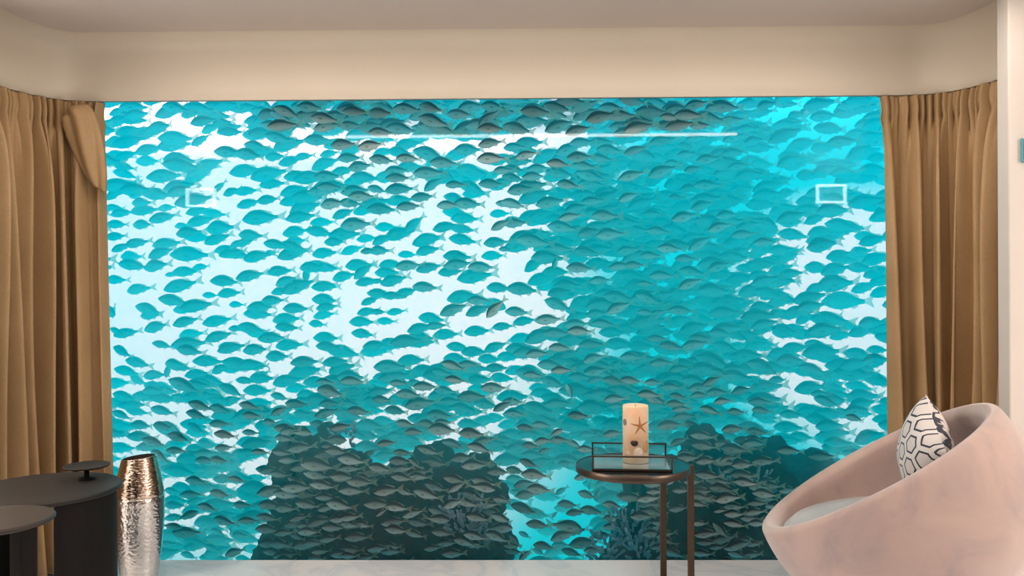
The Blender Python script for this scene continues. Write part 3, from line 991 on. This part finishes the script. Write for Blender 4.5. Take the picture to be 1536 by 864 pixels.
def stripepat():
    m, nt, b = nmat('striped_print')
    tc = nt.nodes.new('ShaderNodeTexCoord')
    w = nd(nt, 'ShaderNodeTexWave', i_Scale=14, i_Distortion=5, i_Detail=2)
    w.inputs['Detail Scale'].default_value = 1.6
    w.bands_direction = 'Y'
    nt.links.new(tc.outputs['Object'], w.inputs['Vector'])
    r = ramp(nt, [(.0, (.05, .05, .08)), (.16, (.06, .06, .09)), (.30, (.76, .69, .66)), (1, (.80, .73, .70))])
    nt.links.new(w.outputs['Fac'], r.inputs[0])
    nt.links.new(r.outputs[0], b.inputs['Base Color'])
    b.inputs['Roughness'].default_value = .75
    return m


pc = at(PIL[0], PIL[1], PIL[2])
pil = empty('cushion', pc, 'small scatter cushion printed with navy hexagons and stripes, leaning inside the pink armchair', 'cushion')
zax = Vector(PIL[3]).normalized()
yax = Vector(PIL[4])
yax = (yax - zax * yax.dot(zax)).normalized()
xax = yax.cross(zax)
pil.matrix_world = Matrix.Translation(pc) @ Matrix((xax, yax, zax)).transposed().to_4x4()


def pillow_side(sgn, S=.150, T=.080, n=26):
    V, Fc = [], []
    for j in range(n + 1):
        for i in range(n + 1):
            u, v = i / n * 2 - 1, j / n * 2 - 1
            pinch = 1 - .07 * (1 - u * u) * 1.0 * abs(v) ** 3 if True else 1
            px_ = S * u * (1 - .08 * (1 - abs(v) ** 2) * abs(u) ** 4)
            py_ = S * v * (1 - .08 * (1 - abs(u) ** 2) * abs(v) ** 4)
            h = T * ((1 - abs(u) ** 2.6) * (1 - abs(v) ** 2.6)) ** .5
            V.append((px_, py_, sgn * h))
    for j in range(n):
        for i in range(n):
            k = j * (n + 1) + i
            q = (k, k + 1, k + n + 2, k + n + 1)
            Fc.append(q if sgn > 0 else q[::-1])
    return V, Fc


V, Fc = pillow_side(1)
o = obj('hexagon_face', V, Fc, hexpat(), pil)
o['label'] = 'cream face printed with navy hexagon outlines'
V, Fc = pillow_side(-1)
o = obj('striped_back', V, Fc, stripepat(), pil)
o['label'] = 'cream back printed with dark zebra stripes'

# small picture on the right wall, mostly beyond the frame
pa, pb = at(1530, 208, YJ), at(1530, 243, YJ)
pf = empty('framed_picture', (pa.x + .14, YJ - .0005, (pa.z + pb.z) / 2), 'small teal picture on the pale wall at the right edge', 'picture')
bm = bmesh.new()
hz = (pa.z - pb.z) / 2
add_box(bm, -.14, .14, -.014, -.002, -hz, hz, .002)
from_bm('frame', bm, simple('teal_frame', (.10, .36, .42), .4), pf)
bm = bmesh.new()
add_box(bm, -.135, .135, -.0165, -.0145, -hz + .006, hz - .006)
from_bm('canvas', bm, noisy('teal_canvas', (.02, .22, .26), (.05, .36, .40), 20, .5), pf)

# ------------------------------------------------------------------ the sea
def water_mat():
    m = bpy.data.materials.new('sea_water')
    m.use_nodes = True
    nt = m.node_tree
    nt.nodes.clear()
    s = nd(nt, 'ShaderNodeVolumeScatter', i_Color=(*SEA_COL, 1), i_Density=SEA_DENS, i_Anisotropy=0.0)
    a = nd(nt, 'ShaderNodeVolumeAbsorption', i_Color=(0, 1, 1, 1), i_Density=SEA_RED)
    ad = nt.nodes.new('ShaderNodeAddShader')
    o = nt.nodes.new('ShaderNodeOutputMaterial')
    nt.links.new(s.outputs[0], ad.inputs[0])
    nt.links.new(a.outputs[0], ad.inputs[1])
    nt.links.new(ad.outputs[0], o.inputs['Volume'])
    return m


YS = 3.89
bm = bmesh.new()
add_box(bm, -4.8, 4.8, YS, 8.3, -3.0, 2.5)
o = tag(from_bm('sea_water', bm, water_mat()), kind='structure')

# seabed falling away from the house
V, Fc = [], []
nx, ny = 60, 30
for j in range(ny + 1):
    for i in range(nx + 1):
        x, t = -4.75 + 9.5 * i / nx, j / ny
        y = 3.99 + 4.2 * t
        z = -.16 - .55 * (y - 3.99) + .05 * noise.noise(Vector((x * 1.5, y * 1.5, 0)))
        V.append((x, y, z))
for j in range(ny):
    for i in range(nx):
        k = j * (nx + 1) + i
        Fc.append((k, k + 1, k + nx + 2, k + nx + 1))
sb = obj('seabed', V, Fc, noisy('sea_sand', (.5, .45, .36), (.62, .57, .48), 9, .9, bump=.4))
m = sb.modifiers.new('thick', 'SOLIDIFY')
m.thickness = .1
m.offset = -1
sb['kind'] = 'structure'

M_rock = noisy('reef_rock', (.008, .007, .008), (.03, .026, .032), 9, .85, bump=.9, bscale=40)
M_coral = noisy('finger_coral_skin', (.26, .33, .44), (.55, .62, .70), 30, .7, bump=.4)


def reef_front(px, py):
    best = 9
    for (x, y, r, dy) in LEFT + RIGHT:
        d2 = ((px - x) ** 2 + (max(y - py, 0)) ** 2) / r ** 2
        if d2 < 1:
            Y = REEF_Y + dy
            best = min(best, Y - .62 * r / F * Y * math.sqrt(1 - d2) - .075)
    return best


def reef(name, lumps, Y, label, corals, seed):
    c0 = at(lumps[0][0], lumps[0][1], Y)
    e = empty(name, (c0.x, Y, -.55), label, 'coral reef')
    bm = bmesh.new()
    for (px, py, rp, dy) in lumps:
        p = at(px, py, Y + dy)
        r = rp / F * (Y + dy)
        M_ = Matrix.Translation(p - e.location) @ Matrix.Diagonal((r, r * .62, r, 1))
        bmesh.ops.create_icosphere(bm, subdivisions=3, radius=1, matrix=M_)
        # body of the lump down to the seabed
        zb_ = -.16 - .55 * (Y + dy - 3.99) - .12
        h = p.z - zb_
        if h > 0:
            M2 = Matrix.Translation(Vector((p.x, p.y + .05, zb_ + h / 2)) - e.location) @ Matrix.Diagonal((r * .9, r * .55, h / 2 + r * .1, 1))
            bmesh.ops.create_icosphere(bm, subdivisions=3, radius=1, matrix=M2)
    rk = from_bm('rock', bm, M_rock, e, True)
    m = rk.modifiers.new('join', 'REMESH')
    m.mode = 'VOXEL'
    m.voxel_size = .016
    m.use_smooth_shade = True
    for sz, st_ in ((.22, .16), (.07, .07), (.03, .02)):
        t = bpy.data.textures.new('reef_noise', 'CLOUDS')
        t.noise_scale = sz
        d = rk.modifiers.new('lumps', 'DISPLACE')
        d.texture = t
        d.strength = st_
        d.mid_level = .5
    r = random.Random(seed)
    for (px, py, y_, w_, cnt) in corals:
        V, Fc = [], []
        base = at(px, py, min(y_, max(3.99, min(reef_front(px, py), 4.6) + .02))) - e.location
        for _ in range(cnt):
            a, b_ = r.uniform(-1, 1), r.uniform(-1, 1)
            root = base + Vector((a * w_, .02 + .03 * abs(b_), b_ * w_ * .9 - .02))
            d = Vector((a * .7 + r.uniform(-.3, .3), -.5 - r.uniform(0, .6), .9 + b_ * .4)).normalized()
            L_, rad = r.uniform(.035, .075), r.uniform(.0055, .009)
            sx = d.orthogonal().normalized()
            sy = d.cross(sx)
            b0 = len(V)
            prof = [(.9, 0), (.95, .35), (1.05, .7), (1.0, .85), (.75, .95), (.3, 1.0)]
            for (q, t) in prof:
                for k in range(8):
                    an = 2 * PI * k / 8
                    V.append(root + d * (t * L_) + (sx * math.cos(an) + sy * math.sin(an)) * rad * q)
            for j in range(len(prof) - 1):
                for k in range(8):
                    Fc.append((b0 + j * 8 + k, b0 + j * 8 + (k + 1) % 8, b0 + (j + 1) * 8 + (k + 1) % 8, b0 + (j + 1) * 8 + k))
            Fc.append(tuple(b0 + 40 + k for k in range(8)))
        obj('finger_coral', V, Fc, M_coral, e)
    return e


REEF_Y = 4.38
LEFT = [(560, 815, 100, 0), (455, 705, 52, .12), (520, 735, 62, .05), (600, 760, 70, 0), (690, 765, 70, 0), (690, 815, 80, 0), (450, 810, 62, .05), (415, 830, 34, .1), (428, 770, 30, .1),
        (445, 660, 24, .3), (492, 655, 20, .3), (650, 700, 40, .25), (710, 715, 36, .15), (735, 820, 40, .05)]
RIGHT = [(1085, 820, 115, 0), (965, 800, 55, .05), (1035, 755, 75, 0), (1120, 755, 80, .05), (1190, 760, 70, .15), (1010, 830, 80, 0), (1060, 690, 45, .2), (1150, 700, 45, .3),
         (925, 838, 30, .0), (975, 740, 40, .1), (1215, 720, 45, .4)]
reef('coral_reef', LEFT, REEF_Y, 'broad dark coral outcrop behind the glass, left of the side table', [(695, 775, 4.10, .085, 60), (715, 800, 4.12, .06, 26), (520, 655, 4.38, .05, 14), (500, 650, 4.55, .03, 8)], 2)
reef('coral_reef', RIGHT, REEF_Y, 'broad dark coral outcrop behind the glass, between the side table and the armchair', [(945, 790, 4.22, .09, 56), (910, 822, 4.26, .075, 40), (965, 818, 4.18, .075, 40), (1085, 712, 4.33, .06, 22), (1140, 725, 4.28, .06, 18)], 4)


def in_reef(px, py):
    for (x, y, r, _) in LEFT + RIGHT:
        if (px - x) ** 2 + (py - y) ** 2 < (r * 1.02) ** 2:
            return True
        if py > y and abs(px - x) < r * .95:
            return True
    return False


# ------------------------------------------------------------------ fish
def fish_arrays(ns, nk, bend, eye=True):
    """unit-long fish, head at -x: verts, faces, material index per face, tone per vertex (0 belly, 1 back)"""
    V, Fc, Mi, T = [], [], [], []
    key = [(0, .004), (.03, .030), (.08, .062), (.16, .100), (.28, .138), (.40, .152), (.55, .138), (.70, .100), (.82, .062), (.92, .038), (1, .034)]

    def hgt(t):
        for (a, ha), (b, hb) in zip(key, key[1:]):
            if t <= b:
                u = (t - a) / (b - a)
                return ha + (hb - ha) * u
        return key[-1][1]
    ts = [k / (ns - 1) for k in range(ns)]
    ts = [t ** 1.15 for t in ts]
    x0, x1 = -.5, .30

    def yb(x):
        return bend * (x + .1) ** 2
    for t in ts:
        x = x0 + (x1 - x0) * t
        h = hgt(t) * 1.16
        w = h * .42 * (1 - .35 * t) + .004
        zc = .018 * math.sin(PI * min(t * 1.2, 1)) - .008
        for k in range(nk):
            a = 2 * PI * k / nk
            ca_, sa = math.cos(a), math.sin(a)
            V.append((x, yb(x) + w * ca_ * (abs(ca_) ** .15), zc + h * sa * (1.06 if sa > 0 else .94)))
            T.append(.5 + .5 * sa)
    for j in range(ns - 1):
        for k in range(nk):
            Fc.append((j * nk + k, (j + 1) * nk + k, (j + 1) * nk + (k + 1) % nk, j * nk + (k + 1) % nk))
            Mi.append(0)
    Fc.append(tuple(range(nk)))
    Mi.append(0)
    Fc.append(tuple(range((ns - 1) * nk, ns * nk))[::-1])
    Mi.append(0)

    def fin(pts, th, mi=1, tone=.5):
        """thin solid from an outline in x, z"""
        b0 = len(V)
        n_ = len(pts)
        for s in (-1, 1):
            for (x, z, q) in pts:
                V.append((x, yb(x) + s * th * q, z))
                T.append(tone)
        Fc.append(tuple(b0 + k for k in range(n_)))
        Fc.append(tuple(b0 + n_ + k for k in range(n_))[::-1])
        Mi.extend([mi, mi])
        for k in range(n_):
            k2 = (k + 1) % n_
            Fc.append((b0 + k2, b0 + k, b0 + n_ + k, b0 + n_ + k2))
            Mi.append(mi)
    # forked tail: upper and lower lobe
    fin([(.27, .034, 1), (.34, .052, .6), (.50, .135, .15), (.475, .07, .2), (.435, 0, .3), (.28, 0, 1)], .008)
    fin([(.28, 0, 1), (.435, 0, .3), (.475, -.07, .2), (.50, -.13, .15), (.34, -.05, .6), (.27, -.034, 1)], .008)
    # dorsal fin
    fin([(-.24, .13, 1), (-.20, .178, .3), (-.08, .192, .25), (.04, .165, .3), (.16, .125, .3), (.20, .06, 1), (.02, .10, 1), (-.12, .135, 1)], .006, 1, .9)
    # anal and pelvic fins
    fin([(.02, -.115, 1), (.16, -.065, 1), (.19, -.095, .3), (.10, -.150, .25)], .006)
    fin([(-.20, -.135, 1), (-.13, -.14, 1), (-.07, -.19, .25), (-.12, -.185, .25)], .006)
    if eye:
        for s in (-1, 1):
            b0 = len(V)
            ex, ez, er = -.425, .022, .0185
            yy = .028
            for (q, o_) in ((1, 0), (.8, .006), (.4, .009)):
                for k in range(8):
                    a = 2 * PI * k / 8
                    V.append((ex + er * q * math.cos(a), s * (yy + o_), ez + er * q * math.sin(a)))
                    T.append(.5)
            for j in range(2):
                for k in range(8):
                    q = (b0 + j * 8 + k, b0 + j * 8 + (k + 1) % 8, b0 + (j + 1) * 8 + (k + 1) % 8, b0 + (j + 1) * 8 + k)
                    Fc.append(q if s < 0 else q[::-1])
                    Mi.append(2)
            Fc.append(tuple(b0 + 16 + k for k in range(8)))
            Mi.append(2)
            # pectoral fin, a leaf standing off the flank
            b0 = len(V)
            pl = [(-.24, .058, -.02), (-.16, .075, .005), (-.09, .088, -.02), (-.12, .084, -.045), (-.20, .068, -.045)]
            for (x, y, z) in pl:
                V.append((x, s * y, z)); T.append(.4)
            for (x, y, z) in pl:
                V.append((x, s * (y + .004), z)); T.append(.4)
            Fc.append(tuple(b0 + k for k in range(5)))
            Fc.append(tuple(b0 + 5 + k for k in range(5))[::-1])
            Mi.extend([1, 1])
            for k in range(5):
                Fc.append((b0 + (k + 1) % 5, b0 + k, b0 + 5 + k, b0 + 5 + (k + 1) % 5)); Mi.append(1)
    return V, Fc, Mi, T


def fish_mat():
    m, nt, b = nmat('fish_scales')
    at_ = nd(nt, 'ShaderNodeAttribute', attribute_name='tone')
    r = ramp(nt, [(0, (.74, .80, .79)), (.30, (.66, .72, .70)), (.52, (.46, .52, .50)), (.66, (.28, .31, .30)), (.76, (.03, .035, .045)), (1, (.008, .010, .018))])
    nt.links.new(at_.outputs['Fac'], r.inputs[0])
    nt.links.new(r.outputs[0], b.inputs['Base Color'])
    b.inputs['Roughness'].default_value = .45
    b.inputs['Specular IOR Level'].default_value = .3
    return m


def fin_mat():
    m = bpy.data.materials.new('fish_fin')
    m.use_nodes = True
    nt = m.node_tree
    b = nt.nodes['Principled BSDF']
    b.inputs['Base Color'].default_value = (.62, .55, .36, 1)
    b.inputs['Roughness'].default_value = .6
    t = nd(nt, 'ShaderNodeBsdfTranslucent', i_Color=(.75, .72, .55, 1))
    mx = nd(nt, 'ShaderNodeMixShader')
    mx.inputs[0].default_value = .5
    nt.links.new(b.outputs[0], mx.inputs[1])
    nt.links.new(t.outputs[0], mx.inputs[2])
    tr_ = nd(nt, 'ShaderNodeBsdfTransparent')
    m2 = nd(nt, 'ShaderNodeMixShader')
    m2.inputs[0].default_value = .55          # thin fin membrane
    nt.links.new(mx.outputs[0], m2.inputs[1])
    nt.links.new(tr_.outputs[0], m2.inputs[2])
    nt.links.new(m2.outputs[0], nt.nodes['Material Output'].inputs[0])
    return m


FM = [fish_mat(), fin_mat(), simple('fish_eye', (.01, .01, .012), .2)]


def fish_mesh(arr, name='fish'):
    V, Fc, Mi, T = arr
    me = bpy.data.meshes.new(name)
    me.from_pydata(V, [], Fc)
    for m in FM:
        me.materials.append(m)
    me.polygons.foreach_set('material_index', Mi)
    me.polygons.foreach_set('use_smooth', [q == 0 for q in Mi])
    a = me.attributes.new('tone', 'FLOAT', 'POINT')
    a.data.foreach_set('value', T)
    me.update()
    return me


BENDS = (0, .16, -.16, .3, -.3)


def dimmed(arr, m=.62, a=.30):  # shaded copy of a fish, its dimness put into the tone
    """the darker olive copy: dim light near the reef put into the flank tone"""
    V, Fc, Mi, T = arr
    return V, Fc, Mi, [min(1, t * m + a) for t in T]


FINE = [fish_mesh(fish_arrays(14, 14, b)) for b in BENDS] + [fish_mesh(dimmed(fish_arrays(14, 14, b))) for b in BENDS]
COARSE = [fish_arrays(9, 8, b, eye=(k == 0)) for k, b in enumerate(BENDS)]
COARSE += [dimmed(c) for c in COARSE]


def fish_matrix(px, py, length, ang, Y, flip, yaw, tilt):
    p = at(px, py, Y)
    L_ = length / F * Y * 1.34
    off = Vector((.10 * L_ * math.cos(math.radians(ang)), 0, .10 * L_ * math.sin(math.radians(ang))))
    if flip:
        off.x = -off.x
    Rz = Matrix.Rotation((PI if flip else 0) + math.radians(yaw), 4, 'Z')
    Ry = Matrix.Rotation(math.radians(-ang), 4, 'Y')
    Rx = Matrix.Rotation(math.radians(tilt), 4, 'X')
    return Matrix.Translation(p + off) @ Rz @ Ry @ Rx @ Matrix.Scale(L_, 4)


YR = {'N': (4.38, 4.95), 'M': (5.25, 5.95), 'F': (6.15, 7.1), 'V': (7.5, 8.0)}
placed = []            # (centre, length)


def pick_depth(px, py, length, rngY):
    best, bd = None, -1
    for _ in range(10):
        Y = random.uniform(*rngY)
        p = at(px, py, Y)
        L_ = length / F * Y
        d = min((((p.x - q.x) / 1.0) ** 2 + ((p.y - q.y) * 2.2) ** 2 + ((p.z - q.z) * 2.2) ** 2) ** .5 - .5 * (L_ + l2) for q, l2 in placed[-400:]) if placed else 1
        if d > bd or best is None:
            best, bd = Y, d
        if d > .05:
            break
    placed.append((at(px, py, best), length / F * best))
    return best


listed = []
for w in FISH.split():
    a = w.split(',')
    px, py, ln, ang, cls = int(a[0]), int(a[1]), int(a[2]), int(a[3]), a[4]
    flip = cls == 'R'
    if flip:
        cls = 'N'
    near = in_reef(px, py) and py > 610
    f_y = reef_front(px, py)
    rY = (max(3.935, min(f_y, 4.4) - .12), max(3.965, min(f_y, 4.4) - .03)) if near else YR[cls]
    if not near and py < 270 and cls == 'N' and px < 1090:
        rY = (4.05, 4.5)
    if not near and px > 880 and py < 560 and cls == 'N' and py > 205:
        rY = (4.9, 5.6)
    if not near and py < 350 and cls == 'M' and 440 < px < 960:
        rY = (4.6, 5.3)
    if not near and py > 640 and cls == 'N':
        rY = (4.2, 4.6)
    if near and ln > 36:
        rY = (rY[0], rY[0] + .02)
    Y = pick_depth(px, py, ln, rY)
    big = ln * (1.25 if near else {'N': 1.1, 'M': 1.0, 'F': .95, 'V': .5}[cls])
    listed.append((big, px, py, ln, ang, Y, flip, random.uniform(-22, 22), random.uniform(-7, 7), near))
listed.sort(key=lambda f: -f[0])


def who(px, py, near):
    """label and group of a fish by where one can find it"""
    if abs(px - 854) < 4 and abs(py - 587) < 5:
        return 'thin dark fish diving head down among level fish, left above the candle', None
    if near and px < 830:
        return 'silvery grey fish with yellowish tail before the dark coral left of the side table', 'fish before the left coral'
    if near:
        return 'silvery grey fish with yellowish tail before the dark coral right of the candle', 'fish before the right coral'
    if py > 640 and px < 400:
        return 'teal and grey fish swimming low between the silver vase and the left coral', 'fish beside the vase'
    if py > 640 and 700 < px < 960:
        return 'grey fish in the clear turquoise gap between the two dark corals', 'fish in the gap between the corals'
    if py > 600 and px < 830:
        return 'small grey backed fish swimming just above the left coral', 'fish above the left coral'
    if py > 560 and px < 1160:
        return 'dark backed fish swimming above the right coral and around the candle', 'fish above the right coral'
    if py < 205 and px < 1090:
        return 'dark backed fish crowded along the top edge of the window', 'fish along the top edge'
    if px > 1135:
        return 'broad turquoise fish in the hazy water next to the right curtain', 'fish beside the right curtain'
    if px > 870:
        return 'turquoise fish with dark back line in the blue water right of the white glare', 'fish in the blue water'
    if px < 360 and py < 430:
        return 'plain teal fish on white water beside the left curtain, in the upper half', 'upper fish beside the left curtain'
    if px < 360:
        return 'plain teal fish on white water beside the left curtain, at middle height', 'middle fish beside the left curtain'
    if px < 580 and py < 400:
        return 'plain teal fish against the white glare in the upper left of the window', 'upper fish against the glare'
    if px < 580:
        return 'plain teal fish against the white glare left of the window centre', 'lower fish against the glare'
    if py < 400:
        return 'blue grey backed fish against the white glare in the upper middle', 'upper fish by the middle'
    return 'teal fish in the paling glare right at the middle of the window', 'fish in the middle'


NIND = 300
protos = []
for k, me in enumerate(FINE):
    protos.append(me)
first = None
for i, (big, px, py, ln, ang, Y, flip, yaw, tilt, near) in enumerate(listed[:NIND]):
    me = protos[random.randrange(5) + (5 if near and random.random() < .55 or not near and random.random() < .25 else 0)]
    if first is None:
        o = first = bpy.data.objects.new('fish', me)
    else:
        o = first.copy()
        o.data = me
    lab, grp = who(px, py, near)
    for k in ('label', 'group'):
        if k in o:
            del o[k]
    tag(o, lab, 'fish', grp)
    C.objects.link(o)
    o.matrix_world = fish_matrix(px, py, ln, ang, Y, flip, yaw, tilt)

SOLO = np.array([[*at(f[1], f[2], f[5]), f[3] / F * f[5]] for f in listed[:NIND]])


def clear(M):
    """whether a fish at M keeps off the nearer, single fish"""
    p, L_ = M.translation, M.to_scale().x
    d = SOLO[:, :3] - np.array(p)
    d[:, 1:] *= 2.6
    return bool((np.sqrt((d ** 2).sum(1)) > .5 * (SOLO[:, 3] * 1.3 + L_)).all())


rest = []
for (big, px, py, ln, ang, Y, flip, yaw, tilt, near) in listed[NIND:]:
    rest.append((random.randrange(5) + (5 if near and random.random() < .7 or random.random() < .25 else 0), fish_matrix(px, py, ln, ang, Y, flip, yaw, tilt)))


def dens(px, py):
    """how thick the rest of the shoal stands behind the nearer fish, by direction"""
    if px < 158 or px > 1340:
        return .3
    w = 0
    b = 905 - .30 * (py - 150) + 40 * math.sin(py / 60)
    if px > b - 70:
        w = min(1, max(.08, (px - b + 70) / 150))
    elif py > 545:
        w = .28 + .72 * min(1, (py - 545) / 120) * (1 if px > 380 else .12)
    elif py < 190 and px > 380:
        w = .8
    elif py < 205:
        w = .42
    elif py < 300:
        w = .12
    else:
        w = .035
    if px > 1150 and py > 395:
        w *= .35
    if px > 1150 and py < 395:
        w *= .45
    if 770 < px < 900 and py > 700:
        w *= .15
    return w


cnt = 0
while cnt < NFILL:
    px, py = random.uniform(-60, 1560), random.uniform(110, 850)
    if random.random() > dens(px, py):
        continue
    if in_reef(px, py) and py > 640:
        f_y = min(reef_front(px, py), 4.4)
        Y = random.uniform(max(3.94, f_y - .10), max(3.975, f_y))
        if random.random() > .34 or any((px - x) ** 2 + (py - y) ** 2 < 900 for x, y in ((695, 775), (945, 790), (915, 822), (965, 818))):
            continue
        ln = random.uniform(26, 36)
    else:
        Y = random.uniform(6.5, 7.95) if px > 840 and py < 540 and random.random() < .62 else random.uniform(5.6, 7.9)
        ln = random.uniform(.175, .24) / Y * F
    ang = random.gauss(8 if py < 500 else -1, 8)
    Mf = fish_matrix(px, py, ln, ang, Y, random.random() < .02, random.uniform(-25, 25), random.uniform(-7, 7))
    cnt += 1
    if clear(Mf):
        rest.append((random.randrange(5) + (5 if random.random() < (.85 if Y < 4.4 else .25) else 0), Mf))

for _ in range(75):
    px, py = random.uniform(390, 1080), random.uniform(146, 196)
    Y = random.uniform(4.05, 4.7)
    Mf = fish_matrix(px, py, random.uniform(34, 46), random.gauss(2, 9), Y, False, random.uniform(-25, 25), random.uniform(-7, 7))
    if clear(Mf):
        rest.append((random.randrange(5) + 5 * (random.random() < .6), Mf))

# the rest of the shoal as one mesh
VV, LL, PS, MM, TT, SM = [], [], [], [], [], []
voff = 0
pre = []
for (V, Fc, Mi, T) in COARSE:
    pre.append((np.c_[np.array(V, dtype=np.float64), np.ones(len(V))], np.concatenate([np.array(f) for f in Fc]), np.array([len(f) for f in Fc]), np.array(Mi), np.array(T)))
for k, Mx in rest:
    Va, La, Na, Ma, Ta = pre[k]
    VV.append((Va @ np.array(Mx).T)[:, :3])
    LL.append(La + voff)
    PS.append(Na)
    MM.append(Ma)
    TT.append(Ta)
    voff += len(Va)
VV, LL, PS, MM, TT = np.concatenate(VV), np.concatenate(LL), np.concatenate(PS), np.concatenate(MM), np.concatenate(TT)
me = bpy.data.meshes.new('fish_shoal')
me.vertices.add(len(VV))
me.vertices.foreach_set('co', VV.ravel())
me.loops.add(len(LL))
me.loops.foreach_set('vertex_index', LL.astype(np.int32))
me.polygons.add(len(PS))
me.polygons.foreach_set('loop_start', np.concatenate([[0], np.cumsum(PS)[:-1]]).astype(np.int32))
for m in FM:
    me.materials.append(m)
me.polygons.foreach_set('material_index', MM.astype(np.int32))
me.polygons.foreach_set('use_smooth', (MM == 0))
a = me.attributes.new('tone', 'FLOAT', 'POINT')
a.data.foreach_set('value', TT.astype(np.float32))
me.update(calc_edges=True)
me.validate()
sh = bpy.data.objects.new('fish_shoal', me)
C.objects.link(sh)
tag(sh, 'dense shoal of smaller and farther fish filling the sea behind the nearer fish', 'fish', kind='stuff')

# ------------------------------------------------------------------ daylight in the sea around the house
w = bpy.data.worlds.new('daylight')
scn.world = w
w.use_nodes = True
nt = w.node_tree
nt.nodes.clear()
tc = nt.nodes.new('ShaderNodeTexCoord')
sp = nt.nodes.new('ShaderNodeSeparateXYZ')
nt.links.new(tc.outputs['Generated'], sp.inputs[0])
X, Y, Z = sp.outputs
Ym = math_(nt, 'MAXIMUM', Y, .02)
U, Vv = math_(nt, 'DIVIDE', X, Ym), math_(nt, 'DIVIDE', Z, Ym)
nz = nd(nt, 'ShaderNodeTexNoise', i_Scale=5.5, i_Detail=3)
mpn = nd(nt, 'ShaderNodeMapping', i_Scale=(1, 1, 2.6))
nt.links.new(tc.outputs['Generated'], mpn.inputs['Vector'])
nt.links.new(mpn.outputs[0], nz.inputs['Vector'])
nzz = math_(nt, 'SUBTRACT', nz.outputs['Fac'], .5)


def lobe(px, py, rx, ry, soft, jit=.5):
    d = at(px, py, 1)
    u0, v0 = d.x, d.z - HCAM
    a = math_(nt, 'POWER', math_(nt, 'ABSOLUTE', math_(nt, 'DIVIDE', math_(nt, 'SUBTRACT', U, u0), rx / F)), 2.4)
    b = math_(nt, 'POWER', math_(nt, 'ABSOLUTE', math_(nt, 'DIVIDE', math_(nt, 'SUBTRACT', Vv, v0), ry / F)), 2.4)
    d = math_(nt, 'ADD', math_(nt, 'ADD', a, b), math_(nt, 'MULTIPLY', nzz, jit))
    n = nd(nt, 'ShaderNodeMapRange', interpolation_type='SMOOTHERSTEP')
    nt.links.new(d, n.inputs[0])
    n.inputs[1].default_value = 1 + soft
    n.inputs[2].default_value = 1 - soft
    return n.outputs[0]


m1 = lobe(390, 370, 485, 470, .62, .9)
m2 = lobe(1400, 480, 290, 190, .55, 1.0)
mask = math_(nt, 'MINIMUM', math_(nt, 'ADD', m1, math_(nt, 'MULTIPLY', m2, .95)), 1.0)
dk = lobe(690, 110, 420, 95, .6, .3)
mask = math_(nt, 'MULTIPLY', mask, math_(nt, 'SUBTRACT', 1, math_(nt, 'MULTIPLY', dk, .7)))
# general water light: brighter from above, weaker from behind the house
up = nd(nt, 'ShaderNodeMapRange')
nt.links.new(Z, up.inputs[0])
up.inputs[1].default_value = -.6
up.inputs[2].default_value = .9
fw = nd(nt, 'ShaderNodeMapRange')
nt.links.new(Y, fw.inputs[0])
fw.inputs[1].default_value = -.4
fw.inputs[2].default_value = .5
fw.inputs[3].default_value = .35
fw.inputs[4].default_value = 1.0
amb = ramp(nt, [(0, W_LOW), (.4, W_MID), (1, W_UP)])
nt.links.new(up.outputs[0], amb.inputs[0])
sc_ = nd(nt, 'ShaderNodeVectorMath', operation='SCALE')
nt.links.new(amb.outputs[0], sc_.inputs[0])
fwd = math_(nt, 'MULTIPLY', fw.outputs[0], W_STR)
fwd = math_(nt, 'MULTIPLY', fwd, math_(nt, 'SUBTRACT', 1, math_(nt, 'MULTIPLY', dk, .85)))
nt.links.new(fwd, sc_.inputs['Scale'])
mixw = nd(nt, 'ShaderNodeMix', data_type='RGBA', clamp_result=False)
nt.links.new(mask, mixw.inputs['Factor'])
nt.links.new(sc_.outputs[0], mixw.inputs['A'])
mixw.inputs['B'].default_value = (*W_WHITE, 1)
bg = nt.nodes.new('ShaderNodeBackground')
ow = nt.nodes.new('ShaderNodeOutputWorld')
nt.links.new(mixw.outputs['Result'], bg.inputs[0])
nt.links.new(bg.outputs[0], ow.inputs[0])
w.cycles.sampling_method = 'MANUAL'
w.cycles.sample_map_resolution = 1024

# ------------------------------------------------------------------ output
vs = scn.view_settings
vs.view_transform = 'Standard'
vs.look = 'None'
vs.gamma = 1
vs.use_curve_mapping = False
vs.exposure = EXPOSURE
cy = scn.cycles
cy.use_denoising = True
cy.max_bounces = 8
cy.diffuse_bounces = 3
cy.glossy_bounces = 3
cy.transmission_bounces = 4
cy.transparent_max_bounces = 24
cy.volume_bounces = VB
cy.caustics_reflective = False
cy.caustics_refractive = False
cy.sample_clamp_indirect = 4
